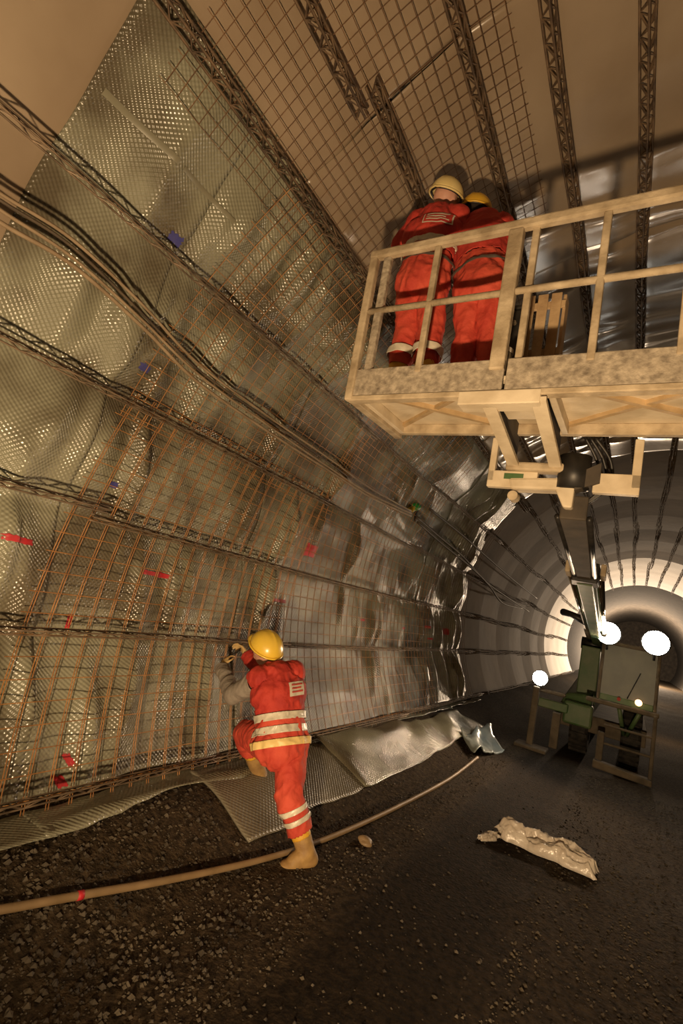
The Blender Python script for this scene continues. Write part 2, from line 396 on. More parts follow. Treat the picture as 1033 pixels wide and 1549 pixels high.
# sprayed paint marks on the sheets
def mark(px, py, w, h, m, slant=0.0):
    th, y = wall_hit(px, py, 0.06)
    for (a, b, o, ex) in WS:
        if a <= y <= b: break
    vs, fs = [], []; nu, nv = 10, 6
    for j in range(nv+1):
        for i in range(nu+1):
            u = i/nu-0.5; v = j/nv-0.5
            e = 1+0.35*nz(i*0.9, j*0.9, px)
            yy = y+(u*w+slant*v*h)*e; tt = th-math.degrees((v*h*(0.75+0.5*abs(nz(i*0.5, px))))/R0)*e
            vs.append(ring(tt, yy, mem(tt, yy)+ex+0.009))
    for j in range(nv):
        for i in range(nu): fs.append((j*(nu+1)+i, j*(nu+1)+i+1, (j+1)*(nu+1)+i+1, (j+1)*(nu+1)+i))
    p = from_py('spray_mark', vs, fs, m, o, smooth=True); return p
RP, BP = M['red_paint'], M['blue_paint']
for a in ((12, 816, 0.24, 0.055, RP), (230, 868, 0.34, 0.05, RP), (465, 832, 0.22, 0.20, RP), (413, 908, 0.34, 0.045, RP), (541, 937, 0.34, 0.04, RP),
          (603, 950, 0.2, 0.04, RP), (641, 948, 0.22, 0.07, RP), (645, 966, 0.3, 0.045, RP), (672, 955, 0.3, 0.18, RP), (106, 941, 0.04, 0.15, RP),
          (100, 1150, 0.05, 0.10, RP, -0.5), (90, 1182, 0.07, 0.10, RP, -0.5), (738, 940, 0.3, 0.06, RP),
          (262, 360, 0.10, 0.09, BP), (207, 553, 0.11, 0.07, BP), (169, 733, 0.07, 0.06, BP), (428, 1092, 0.1, 0.04, BP)):
    mark(*a[:5], slant=a[5] if len(a) > 5 else 0.0)

def weld(p0, p1, w=0.022):
    (t0, y0), (t1, y1) = wall_hit(*p0, 0.06), wall_hit(*p1, 0.06)
    for (a, b, o, ex) in WS:
        if a <= (y0+y1)/2 <= b: break
    vs, fs = [], []; n = 24
    for i in range(n+1):
        t = i/n; th = t0+(t1-t0)*t; y = y0+(y1-y0)*t
        for k in range(3):
            tt = th+math.degrees((k-1)*w/R0); vs.append(ring(tt, y, mem(tt, y)+ex+0.012-0.004*abs(k-1)))
    for i in range(n):
        for k in range(2): fs.append((i*3+k, i*3+k+1, i*3+4+k, i*3+3+k))
    from_py('weld_strip', vs, fs, M['strip'], o, smooth=True)
M['strip'] = material('pale_weld_strip', (0.19, 0.175, 0.12), (0.24, 0.225, 0.155), 0.4, scale=3)
weld((158, 138), (262, 240)); weld((272, 250), (345, 330), 0.018)

# ------------------------------------------------------------------ lattice bars along the tunnel
def girder(label, th0, y0, th1, y1, group, off=0.125, wid=0.055, hgt=0.07, rc=0.0075, rz=0.005, pitch=0.13, far=False, wob=0.004, mat='girder'):
    o = thing('lattice_bar', label, 'lattice bar', ring(th0, y0, off), group)
    inv = -o.location
    n = max(2, int((y1-y0)/(0.35 if not far else 1.2)))
    def P(t, tang, rad):
        y = y0+(y1-y0)*t; th = th0+(th1-th0)*t+1.0*nz(y*0.5, th0*0.3)*(0.35 if not far else 0.9)
        return ring(th+math.degrees(tang/R0), y, off+rad+wob*nz(y*2, th0))+inv
    for (tg, rd) in ((-wid, 0), (wid, 0), (0, hgt)):
        bm = bmesh.new(); tube(bm, [P(i/n, tg, rd) for i in range(n+1)], rc, 5 if not far else 4)
        from_bm('chord', bm, M[mat], o, True)
    m = max(2, int((y1-y0)/pitch)); bm = bmesh.new()
    for sgn in (-1, 1):
        tube(bm, [P(i/m, sgn*wid if i % 2 else 0, 0 if i % 2 else hgt) for i in range(m+1)], rz, 4)
    if not far:
        tube(bm, [P(i/m, wid if i % 2 else -wid, 0) for i in range(m+1)], rz, 4)
    l = from_bm('lacing', bm, M[mat], o); l['kind'] = 'stuff'
    return o
ORD = ['lowest', 'second lowest', 'third lowest', 'fourth lowest', 'fifth lowest', 'sixth lowest']
where = [f'{ORD[i]} lattice bar along the left wall' for i in range(6)] + \
        ['lattice bar under the roof left of the workers', 'lattice bar under the roof just above the workers',
         'lattice bar under the roof right of the workers', 'lattice bar under the roof nearest the right picture edge']
brk = [3.4, 4.6, 2.1, 4.9, 5.2, 4.0, 2.3, 5.0, 5.6, 6.0]
GPX = [(0, 1226), (0, 955), (0, 745), (0, 508), (0, 165), (250, 0), (460, 0), (680, 0), (830, 0), (980, 0)]
for i, th in enumerate(GIRD):
    roof = i >= 5
    th = wall_hit(*GPX[i], 0.165 if roof else 0.31)[0]
    kw = dict(wid=0.052, hgt=0.075, rc=0.010, rz=0.0075, pitch=0.085) if roof else dict(wid=0.026, hgt=0.045, rc=0.0065, rz=0.0042, pitch=0.10, mat='girderl')
    b = brk[i]
    th2 = th; a2 = th
    if i == 6: a2 = 127.6; th2 = 130.4
    girder(where[i]+', near stretch', th, -0.8, th-(1.2 if i == 2 else 0), b+0.12, 'lattice bars', off=0.315 if not roof else 0.165, **kw)
    girder(where[i]+', stretch beyond its joint', a2, b, th2+(0.5 if i < 5 else 0), 7.8+0.3*(i % 3), 'lattice bars', off=0.305 if not roof else 0.165, **kw)
    girder(where[i]+', dim stretch further off', th2, 7.7+0.3*(i % 3), th2+0.8*math.sin(i*3), 12.6, 'lattice bars', off=0.295 if not roof else 0.165, **kw)
FG = GIRD+[92.5, 83, 74, 65, 55, 44, 32, 20, 8, -6]
for i, th in enumerate(FG):
    for (a, b) in ((12.4, 20.5), (20.4, 28.6), (28.4, 36.6)):
        girder('dark lattice bar running along the far tunnel lining', th+0.6*math.sin(i+a), a, th+0.8*math.sin(i*2+b), b, 'far lattice bars', off=0.15, wid=0.05, hgt=0.07, rc=0.012, rz=0.007, pitch=0.5, far=True, mat='girder')
for i, th in enumerate(FG[10:13]):
    girder(['lattice bar at the crown above the platform railing', 'lattice bar right of the crown above the platform', 'lattice bar far right of the crown'][i],
           th, 3.0, th, 12.5, 'lattice bars', off=0.14, wid=0.05, hgt=0.075, rc=0.010, rz=0.0075, pitch=0.1)

# ------------------------------------------------------------------ rusty reinforcement mesh
def wiremesh(label, t0, t1, y0, y1, sp=0.15, off=0.105, r=0.0032, double=False, skew=0.0, mat='rust'):
    th0 = max(t0, t1)
    o = thing('reinforcement_mesh', label, 'wire mesh', ring(th0, y0, off), 'rusty reinforcement meshes')
    inv = -o.location; arc = math.radians(abs(t1-t0))*R0
    def P(th, y, e=0): return ring(th, y+skew*(th0-th)/abs(t1-t0), off+e+0.012*nz(th*0.1, y*0.8, 6))+inv
    bm = bmesh.new(); n = int((y1-y0)/sp)
    for k in range(n+1):
        for q in ((0, 0.018) if double else (0,)):
            y = y0+k*sp+q
            tube(bm, [P(t0+(t1-t0)*i/14, y) for i in range(15)], r, 4, False)
    a = from_bm('hoop_wires', bm, M[mat], o); a['kind'] = 'stuff'
    bm = bmesh.new(); n = int(arc/sp); ny = max(4, int((y1-y0)/0.5))
    for k in range(n+1):
        th = t0+(t1-t0)*k*sp/arc
        tube(bm, [P(th, y0-0.05+(y1-y0+0.1)*i/ny, 0.007) for i in range(ny+1)], r, 4, False)
    a = from_bm('long_wires', bm, M[mat], o); a['kind'] = 'stuff'
    return o
wiremesh('orange rusty mesh with double wires on the lower wall left of the ground worker', 210.5, 168, 1.62, 4.6, double=True, off=0.255, skew=0.55, r=0.0031)
wiremesh('rusty mesh on the lower wall beyond the ground worker', 210.5, 172, 4.55, 9.6, off=0.25)
wiremesh('rusty mesh on the upper left wall under the cables', 171, 140, 2.1, 5.2, sp=0.12, off=0.255, skew=0.25, r=0.003)
wiremesh('rusty mesh on the upper wall around the green plug', 172, 141, 5.0, 8.4, sp=0.12, off=0.25, r=0.003)
wiremesh('rusty mesh on the darkening wall before the far rings', 208, 150, 9.0, 12.0, off=0.25, mat='rustd')
wiremesh('brown mesh under the roof above the workers', 143, 113.5, 1.35, 4.5, sp=0.095, off=0.135, mat='rustd', r=0.003)
wiremesh('brown mesh under the roof reaching behind the platform', 142, 117, 4.4, 8.0, sp=0.095, off=0.135, mat='rustd', r=0.003)

# ------------------------------------------------------------------ cables on the wall, hose on the floor
ups = [(-80, 240), (0, 300), (110, 372), (215, 470), (300, 556), (400, 630), (500, 700), (560, 742), (622, 774)]
def cablepts(dy, amp, off, ph):
    out = []
    for i, (x, y) in enumerate(ups):
        f = 1-0.82*max(0, i-1)/(len(ups)-2)
        th, yy = wall_hit(x, y+dy*f, off)
        out.append(ring(th+amp*math.sin(i*1.7+ph), yy, off))
    return spline(out, 8)
labs = ['topmost of the four pale cables sagging along the left wall', 'second from top of the four pale cables on the left wall',
        'third from top of the four pale cables on the left wall', 'lowest and thickest of the four pale cables on the left wall']
for k, (dy, r, off) in enumerate(((-10, 0.011, 0.38), (4, 0.010, 0.39), (18, 0.011, 0.38), (34, 0.014, 0.39))):
    bm = bmesh.new(); tube(bm, cablepts(dy, 0.10, off, k*2.1), r, 7)
    tag(from_bm('power_cable', bm, M['cable'] if k != 1 else M['cable2'], None, True), labs[k], 'cable', 'cables on the wall')
pl = thing('cable_plug', 'green and yellow plug where the pale cables end on the wall', 'plug', PX(628, 775, 7.7))
c = pl.location.copy(); d = (PX(640, 770, 8.0)-c).normalized()
bm = bmesh.new(); tube(bm, [V((0, -0.12, 0.06)), V((0, 0.0, 0.1)), V((0, 0.1, 0.12))], [0.06, 0.07, 0.05], 12); from_bm('plug_body', bm, M['plug'], pl, True)
bm = bmesh.new(); tube(bm, [V((-0.02, -0.2, -0.02)), V((-0.01, -0.08, 0.05))], [0.05, 0.055], 12); from_bm('plug_collar', bm, M['plugy'], pl, True)
bm = bmesh.new(); tube(bm, [V((0.0, 0.05, 0.11)), V((-0.05, 0.15, 0.02)), V((-0.08, 0.25, -0.1))], 0.025, 8); from_bm('strain_relief', bm, M['black'], pl, True)
for k, pts in enumerate((((630, 782), (660, 808), (700, 842), (735, 880), (765, 902), (800, 925)), ((632, 790), (668, 822), (712, 858), (740, 886), (760, 912), (790, 920)), ((650, 770), (700, 810), (745, 850), (780, 880), (812, 905)))):
    pp = []
    for p in pts:
        th, yy = wall_hit(*p, 0.36); pp.append(ring(th, min(yy, 24), 0.36))
    bm = bmesh.new(); tube(bm, spline(pp, 6), 0.022, 6)
    tag(from_bm('power_cable', bm, M['cable2'], None, True), ['dark cable running on from the green plug into the dim tunnel, upper', 'dark cable running on from the green plug into the dim tunnel, lower', 'dark cable strung above the plug along the dim wall'][k], 'cable', 'cables on the wall')
hp = [(-150, 1388), (-60, 1380), (0, 1374), (120, 1354), (260, 1330), (400, 1299), (500, 1266), (600, 1221), (680, 1178), (722, 1146)]
pts = spline([floor_hit(x, y, 0.03) for x, y in hp], 8)
hz = thing('floor_hose', 'brown hose lying across the gravel from the near left to the mats', 'hose', pts[0])
bm = bmesh.new(); tube(bm, [p-pts[0] for p in pts], 0.021, 10); from_bm('hose_pipe', bm, M['hose'], hz, True)
bm = bmesh.new(); tube(bm, [pts[23]-pts[0], pts[24]-pts[0]], 0.0225, 10)
s0 = floor_hit(117, 1354, 0.03); k = min(range(len(pts)), key=lambda i: (pts[i]-s0).length); dd = (pts[k+1]-pts[k]).normalized()
bm.free(); bm = bmesh.new(); tube(bm, [pts[k]-pts[0]-dd*0.012, pts[k]-pts[0]+dd*0.02], 0.0228, 10); from_bm('red_tape', bm, M['red_paint'], hz, True)
# ------------------------------------------------------------------ mats of membrane lying at the foot of the wall
def matsheet(label, quad, nu=40, nv=22, curl=0.0, m=None, folds=0.02, seed=0, name='floor_mat'):
    a, b, c, d = [floor_hit(*p) for p in quad]      # wall-near, wall-far, out-far, out-near
    vs, fs, uv = [], [], []
    for j in range(nv+1):
        v = j/nv
        for i in range(nu+1):
            u = i/nu
            p = (a*(1-u)+b*u)*(1-v)+(d*(1-u)+c*u)*v
            e = 0.05*nz(u*3, seed)*(v if 0 else 1)*v
            p.x += e
            f = max(0, ridge(u*2.2+0.4*v, v*0.6, seed+2)-0.3)*folds+max(0, ridge(u*5+v, v*0.8, seed+7)-0.5)*folds*0.6
            p.z = fz(p.x, p.y)+0.02+f+curl*max(0, v-0.8)*5*(1-u)*0.2
            vs.append(p); uv.append(((b-a).length*u, (d-a).length*v))
    n = nu+1
    for j in range(nv):
        for i in range(nu): fs.append((j*n+i, j*n+i+1, (j+1)*n+i+1, (j+1)*n+i))
    o = from_py(name, vs, fs, m or M['mat'], smooth=True, uv=uv)
    so = o.modifiers.new('thickness', 'SOLIDIFY'); so.thickness = 0.014; so.offset = 1
    return tag(o, label, 'mat')
mA = matsheet('dimpled grey-brown mat with a loose corner under the ground worker', [(285, 1172), (478, 1122), (556, 1190), (376, 1278)], folds=0.015, seed=1)
mB = matsheet('creased green membrane mat lying beyond the ground worker', [(470, 1128), (690, 1080), (742, 1104), (552, 1196)], folds=0.11, seed=4, m=M['green'])
mC = matsheet('pale blue folded plastic sheet lying at the far end of the mats', [(695, 1118), (742, 1106), (762, 1138), (716, 1146)], folds=0.16, seed=9, m=M['bluefilm'], name='plastic_sheet', nu=16, nv=12)

# crumpled clear film on the floor
def film(label, p0, p1, wid, hgt, seed):
    a, b = floor_hit(*p0), floor_hit(*p1); ax = (b-a); L = ax.length; ax.normalize(); sd = V((-ax.y, ax.x, 0)).normalized()
    vs, fs = [], []; nu, nv = 90, 36
    for j in range(nv+1):
        v = j/nv*2-1
        for i in range(nu+1):
            u = i/nu
            w_ = wid*(0.6+0.5*nz(u*4, seed)+0.25*math.sin(u*PI))*(0.55 if u < 0.06 else 1)
            p = a+ax*(L*u+0.06*nz(v*3, u*6, seed))+sd*(v*w_)
            h = hgt*(1-v*v)**0.5*(0.55+0.5*nz(u*4, v*1.5, seed)+0.28*ridge(u*6+v*1.5, v*3-u*2, seed+3)+0.16*ridge(u*13, v*6+u*5, seed+6))*min(1, u*10+0.2, (1-u)*14+0.2)
            p.z = fz(p.x, p.y)+0.012+h
            vs.append(p)
    n = nu+1
    for j in range(nv):
        for i in range(nu): fs.append((j*n+i, j*n+i+1, (j+1)*n+i+1, (j+1)*n+i))
    o = from_py('plastic_film', vs, fs, M['film'], smooth=True)
    so = o.modifiers.new('thickness', 'SOLIDIFY'); so.thickness = 0.004
    return tag(o, label, 'plastic film')
film('long heap of crumpled clear plastic film on the dark floor', (752, 1258), (900, 1328), 0.16, 0.16, 5)
film('small scrap of crumpled clear film beside the long heap', (724, 1272), (752, 1268), 0.06, 0.05, 8)
p = floor_hit(552, 1272, 0.02); bm = bmesh.new(); bmesh.ops.create_icosphere(bm, subdivisions=3, radius=0.06)
for v in bm.verts: v.co = V((v.co.x*1.1, v.co.y*0.8, v.co.z*0.6))*(1+0.35*nz(*(v.co*18)))+p
tag(from_bm('loose_stone', bm, M['hose'], None), 'brown stone lying between the hose and the dark floor', 'stone')

# ------------------------------------------------------------------ work platform on the boom
TILT = math.radians(3.0)
plat = thing('work_platform', 'mortar-covered steel work platform with railings held up by the boom', 'platform', (-1.73, 2.55, CAMH+1.285), None, (TILT, 0, 0))
PL, PD = 3.3, 0.78                        # length, depth
def pbox(name, m, x0, x1, y0, y1, z0, z1, parent=None, bv=0.006):
    bm = bmesh.new(); box(bm, x0, x1, y0, y1, z0, z1); o = from_bm(name, bm, M[m], parent or plat)
    return bevel(o, bv) if bv else o
def ptube(name, m, pts, r, n=10, parent=None):
    bm = bmesh.new(); tube(bm, pts, r, n); return from_bm(name, bm, M[m], parent or plat, True)
deck = pbox('deck', 'deck', 0.03, PL, 0.02, PD, 0.075, 0.10)
pbox('toe_board', 'toe', 0, 0.985, -0.012, 0.015, 0.0, 0.185)
pbox('toe_board', 'toe', 1.0, PL, -0.014, 0.015, 0.0, 0.185)
pbox('toe_board', 'toe', -0.012, 0.012, 0.0, PD, 0.0, 0.12)
pbox('edge_beam', 'steel', 0.0, PL, -0.02, 0.05, -0.035, 0.0)
pbox('edge_beam', 'steel', 0.0, PL, PD-0.05, PD, 0.0, 0.075)
pbox('edge_beam', 'steel', -0.02, 0.04, 0.02, PD, -0.03, 0.03)
for (x0, x1) in ((0.05, 0.84), (1.24, 2.1), (2.15, 3.2)):
    for s in (0, 1):
        a, b = ((x0, 0.05), (x1, PD-0.05)) if s else ((x0, PD-0.05), (x1, 0.05))
        d = (V((b[0]-a[0], b[1]-a[1], 0))).normalized(); q = V((-d.y, d.x, 0))*0.016
        bm = bmesh.new(); A, B = V((*a, 0)), V((*b, 0)); z0, z1 = 0.05-0.008*s, 0.0755
        hexa(bm, [A-q+V((0,0,z0)), B-q+V((0,0,z0)), B+q+V((0,0,z0)), A+q+V((0,0,z0)), A-q+V((0,0,z1)), B-q+V((0,0,z1)), B+q+V((0,0,z1)), A+q+V((0,0,z1))])
        from_bm('cross_brace', bm, M['brace'], plat)
for x in (0.03, 0.86, 1.21, 2.12): pbox('cross_joist', 'deck', x, x+0.04, 0.03, PD-0.03, 0.0, 0.075)
# railing
TOP, MID = 1.02, 0.60
rail = [(-0.005, TOP), (PL, TOP)]
pbox('top_rail', 'steel', -0.03, PL, -0.03, 0.025, TOP-0.035, TOP+0.025, bv=0.012)
ptube('mid_rail', 'steel', [V((0, 0, MID)), V((PL, 0, MID))], 0.021)
pbox('rail_post', 'steel', -0.028, 0.028, -0.028, 0.028, -0.03, TOP-0.02, bv=0.01)
pbox('rail_post', 'toe', 0.07, 0.125, -0.01, 0.035, 0.1, TOP-0.03, bv=0.01)
pbox('rail_post', 'steel', 0.44, 0.48, -0.02, 0.02, 0.14, TOP-0.03, bv=0.008)
pbox('rail_post', 'steel', 0.90, 0.985, -0.03, 0.03, 0.12, TOP-0.03, bv=0.01)
pbox('rail_post', 'steel', 1.03, 1.07, -0.005, 0.035, 0.12, TOP-0.03, bv=0.008)
pbox('rail_post', 'steel', 1.395, 1.435, -0.02, 0.02, 0.14, TOP-0.03, bv=0.008)
pbox('rail_post', 'steel', 1.78, 1.83, -0.02, 0.02, 0.14, TOP-0.03, bv=0.008)
pbox('rail_post', 'steel', 2.4, 2.45, -0.02, 0.02, 0.14, TOP-0.03, bv=0.008)
# brackets carrying the deck
def channel(x, w):
    bm = bmesh.new(); y0, y1 = 0.0, PD+0.02
    hexa(bm, [(x, y0, -0.05), (x+w, y0, -0.05), (x+w, y1, -0.20), (x, y1, -0.20), (x, y0, 0.075), (x+w, y0, 0.075), (x+w, y1, 0.075), (x, y1, 0.075)])
    o = from_bm('bracket_web', bm, M['boom'], plat)
    bm = bmesh.new()
    hexa(bm, [(x-0.015, y0-0.02, -0.075), (x+w+0.03, y0-0.02, -0.075), (x+w+0.03, y1, -0.225), (x-0.015, y1, -0.225), (x-0.015, y0-0.02, -0.05), (x+w+0.03, y0-0.02, -0.05), (x+w+0.03, y1, -0.20), (x-0.015, y1, -0.20)])
    from_bm('bracket_flange', bm, M['deck'], plat)
channel(0.90, 0.03); channel(1.17, 0.03)
pbox('bracket_plate', 'deck', 0.75, 1.20, -0.025, 0.10, -0.085, -0.005)
pbox('bracket_plate', 'deck', 0.94, 1.17, 0.12, 0.40, -0.02, 0.06)
# yoke, cross tube and guard frame behind the brackets
pbox('yoke_beam', 'steel', 0.87, 1.28, PD-0.02, PD+0.09, -0.245, -0.185, bv=0.015)
bm = bmesh.new()
hexa(bm, [(0.910, PD+0.02, -0.37), (1.230, PD+0.02, -0.36), (1.230, PD+0.16, -0.36), (0.910, PD+0.16, -0.37), (0.890, PD+0.02, -0.29), (1.270, PD+0.02, -0.27), (1.270, PD+0.16, -0.27), (0.890, PD+0.16, -0.29)])
bevel(from_bm('yoke_casting', bm, M['deck'], plat), 0.02)
bm = bmesh.new(); hexa(bm, [(1.260, PD+0.03, -0.47), (1.315, PD+0.03, -0.47), (1.315, PD+0.12, -0.47), (1.260, PD+0.12, -0.47), (1.190, PD+0.03, -0.33), (1.320, PD+0.03, -0.28), (1.320, PD+0.12, -0.28), (1.190, PD+0.12, -0.33)])
bevel(from_bm('yoke_hook', bm, M['deck'], plat), 0.012)
bm = bmesh.new(); tube(bm, [V((0.930, PD+0.05, -0.41)), V((0.930, PD+0.14, -0.41))], 0.035, 12); from_bm('yoke_pin', bm, M['steel'], plat)
ptube('pivot_pin', 'black', [V((1.300, PD+0.06, -0.12)), V((1.300, PD+0.06, -0.34))], 0.10, 16)
bm = bmesh.new(); hexa(bm, [(1.320, PD, -0.36), (1.460, PD, -0.30), (1.460, PD+0.1, -0.30), (1.320, PD+0.1, -0.36), (1.320, PD, -0.25), (1.460, PD, -0.17), (1.460, PD+0.1, -0.17), (1.320, PD+0.1, -0.25)])
from_bm('pivot_cheek', bm, M['boom'], plat)
gy = PD+0.03
pbox('guard_post', 'deck', 0.745, 0.79, gy, gy+0.05, -0.32, 0.0)
pbox('guard_post', 'deck', 1.63, 1.68, gy, gy+0.05, -0.32, 0.0)
pbox('guard_bar', 'deck', 0.745, 1.08, gy, gy+0.06, -0.36, -0.24)
pbox('guard_bar', 'deck', 1.42, 1.68, gy, gy+0.06, -0.36, -0.23)
pbox('guard_label', 'mgreen', 0.86, 0.99, gy-0.004, gy, -0.30, -0.26, bv=0)
for k in range(3): ptube('hydraulic_hose', 'black', spline([V((1.34+0.03*k, PD+0.08, 0.02)), V((1.42+0.04*k, PD+0.14, -0.12)), V((1.46+0.02*k, PD+0.2, -0.28)), V((1.34, PD+0.25, -0.42))], 6), 0.011, 6)

# things standing on the platform
PM = Matrix.Translation(plat.location) @ Matrix.Rotation(TILT, 4, 'X')
def onplat(x, y, z=0.10): return PM @ V((x, y, z))
cr = thing('timber_crate', 'slatted timber crate standing on the platform beyond the thick post', 'crate', onplat(0.88, 0.60), None, (TILT, 0, 0))
for k in range(3): pbox('slat', 'timber', 0.01+0.085*k, 0.075+0.085*k, -0.012, 0.0, 0.02, 0.84, cr, 0.003)
for z in (0.05, 0.4, 0.74): pbox('batten', 'timber', 0.0, 0.27, 0.0, 0.02, z, z+0.05, cr, 0.003)
pbox('crate_side', 'timber', 0.0, 0.02, 0.02, 0.13, 0.0, 0.84, cr, 0.003); pbox('crate_side', 'timber', 0.25, 0.27, 0.02, 0.13, 0.0, 0.84, cr, 0.003)
pbox('crate_base', 'timber', 0.0, 0.27, 0.0, 0.13, -0.001, 0.02, cr, 0.003)
cb = thing('control_box', 'black control box between the thick railing post and the crate', 'control box', onplat(0.80, 0.44), None, (TILT, 0, 0))
pbox('box_body', 'black', 0, 0.12, 0, 0.12, 0.0, 0.66, cb, 0.012); pbox('box_lid', 'black', -0.008, 0.128, -0.008, 0.128, 0.66, 0.69, cb, 0.008)
for k in range(2): 
    bm = bmesh.new(); tube(bm, [V((0.03+0.05*k, -0.02, 0.56)), V((0.03+0.05*k, 0.0, 0.56))], 0.015, 10); from_bm('knob', bm, M['mdust'], cb)
bk = thing('bucket', 'small bucket with a white rim next to the black control box', 'bucket', onplat(0.87, 0.30), None, (TILT, 0, 0))
bm = bmesh.new(); tube(bm, [V((0, 0, 0)), V((0, 0, 0.28))], [0.05, 0.062], 20); from_bm('bucket_body', bm, M['mdust'], bk, False)
bm = bmesh.new(); tube(bm, [V((0, 0, 0.275)), V((0, 0, 0.30)), V((0, 0, 0.307))], [0.067, 0.067, 0.055], 20); from_bm('bucket_lid', bm, M['white'], bk, False)

# ------------------------------------------------------------------ boom machine deep behind the platform
mach = thing('boom_machine', 'green boom lift machine with blazing roof lamps facing the camera', 'machine', (-0.4, 10.3, 0.0))
MO = V(mach.location)
def mb(name, m, pts_or_box, parent=None, bv=0.02):
    bm = bmesh.new()
    if len(pts_or_box) == 6:
        x0, x1, y0, y1, z0, z1 = pts_or_box; box(bm, x0-MO.x, x1-MO.x, y0-MO.y, y1-MO.y, z0, z1)
    else: hexa(bm, [V(p)-MO for p in pts_or_box])
    o = from_bm(name, bm, M[m], parent or mach); return bevel(o, bv) if bv else o
def mt(name, m, pts, r, n=12, parent=None, smooth=True):
    bm = bmesh.new(); tube(bm, [V(p)-MO for p in pts], r, n); return from_bm(name, bm, M[m], parent or mach, smooth)
# chassis and engine hood
mb('chassis', 'mdust', (-1.15, 0.35, 10.9, 15.2, 0.45, 0.75))
mb('hood', 'mgreen', [(-1.12, 10.7, 0.72), (-0.52, 10.7, 0.72), (-0.52, 14.8, 0.72), (-1.12, 14.8, 0.72), (-1.0, 10.9, 1.05), (-0.56, 10.9, 1.12), (-0.56, 14.8, 1.3), (-1.1, 14.8, 1.3)], bv=0.05)
mb('nose_plate', 'mgreen', (-0.98, -0.5, 10.5, 10.72, 0.55, 0.95), bv=0.04)
def wheel(x, y):
    bm = bmesh.new(); prof = [(0.0, 0.30), (0.0, 0.46), (0.05, 0.53), (0.27, 0.53), (0.32, 0.46), (0.32, 0.30)]
    for (a, ra), (b, rb) in zip(prof, prof[1:]):
        pass
    n = 28; rings = []
    for (a, r_) in prof: rings.append([bm.verts.new(V((x+a-0.16, y+r_*math.cos(2*PI*k/n), 0.53+r_*math.sin(2*PI*k/n)))-MO) for k in range(n)])
    for p, q in zip(rings, rings[1:]):
        for k in range(n): bm.faces.new((p[k], p[(k+1) % n], q[(k+1) % n], q[k]))
    t = from_bm('wheel', bm, M['tyre'], mach)
    bm = bmesh.new()
    for k in range(22):
        a = 2*PI*k/22; c = V((x, y+0.535*math.cos(a), 0.53+0.535*math.sin(a)))-MO
        R_ = Matrix.Translation(c) @ Matrix.Rotation(a-PI/2, 4, 'X'); box(bm, -0.15, 0.15, -0.03, 0.03, -0.02, 0.025, R_)
    l = from_bm('tread', bm, M['tyre'], t); l['kind'] = 'stuff'
    bm = bmesh.new(); tube(bm, [V((x-0.13, y, 0.53))-MO, V((x+0.13, y, 0.53))-MO], 0.31, 20); from_bm('hub', bm, M['mdust'], t)
for x in (-0.72, 0.12):
    wheel(x, 11.35); wheel(x, 14.3)
mt('axle', 'black', [(-0.8, 11.35, 0.53), (0.2, 11.35, 0.53)], 0.07)
# cab
cx0, cx1, cy0, cz0, cz1 = -0.47, 0.44, 10.32, 1.12, 2.10
cab = mb('cab', 'mdust', (cx0, cx1, cy0+0.05, 12.0, cz0-0.06, cz0), bv=0.02)
mb('cab_rear', 'mdust', (cx0+0.02, cx1-0.02, 11.9, 12.0, cz0, cz1), cab)
mb('cab_side', 'mgreen', (cx0+0.02, cx0+0.05, cy0+0.3, 11.9, cz0, cz1), cab); mb('cab_side', 'mgreen', (cx1-0.05, cx1-0.02, cy0+0.3, 11.9, cz0, cz1), cab)
mb('cab_roof', 'mdust', (cx0-0.03, cx1+0.03, cy0-0.05, 12.05, cz1, cz1+0.07), cab, 0.03)
for x in (cx0, cx1-0.055): mb('cab_pillar', 'mdust', (x, x+0.055, cy0, cy0+0.06, cz0, cz1), cab)
mb('windscreen', 'glass', (cx0+0.055, cx1-0.055, cy0+0.02, cy0+0.035, cz0+0.12, cz1), cab, 0)
mb('cab_panel', 'mgreen', (cx0+0.05, cx1-0.05, cy0+0.005, cy0+0.03, cz0, cz0+0.12), cab)
mt('wiper', 'black', [(0.0, cy0, cz0+0.13), (0.16, cy0-0.005, cz0+0.6)], 0.010, 6, cab)
mb('front_bumper', 'mdust', (-0.62, 0.48, 10.22, 10.32, 1.06, 1.14), bv=0.02)
# struts, step frame and blade below the cab
mt('strut', 'mgreen', [(-0.10, 10.28, 1.06), (0.0, 10.6, 0.62)], 0.035); mt('strut', 'mgreen', [(0.20, 10.28, 1.06), (0.05, 10.6, 0.62)], 0.035)
mb('step_post', 'mdust', (0.40, 0.46, 10.2, 10.27, 0.03, 1.1)); mb('step_post', 'mdust', (-0.38, -0.27, 10.16, 10.26, 0.12, 0.62))
mb('outrigger_beam', 'mdust', [(-0.40, 10.02, 0.04), (0.46, 10.10, 0.0), (0.46, 10.3, 0.0), (-0.40, 10.2, 0.04), (-0.40, 10.02, 0.17), (0.46, 10.10, 0.10), (0.46, 10.3, 0.10), (-0.40, 10.2, 0.17)])
mb('ladder_rung', 'mdust', (-0.30, 0.42, 10.2, 10.25, 0.42, 0.46)); mb('ladder_rung', 'mdust', (-0.30, 0.42, 10.2, 10.25, 0.72, 0.76))
mb('outrigger_leg', 'mdust', (-1.49, -1.38, 10.15, 10.28, 0.03, 1.08)); mb('outrigger_arm', 'mgreen', (-1.46, -0.9, 10.4, 10.55, 0.72, 0.88)); mb('outrigger_arm', 'mdust', (-1.44, -0.95, 10.25, 10.36, 1.0, 1.07))
mb('outrigger_pad', 'mdust', (-1.66, -1.12, 9.95, 10.35, -0.01, 0.06)); mb('outrigger_foot', 'mdust', (-1.12, -0.98, 10.2, 10.3, 0.1, 0.72))
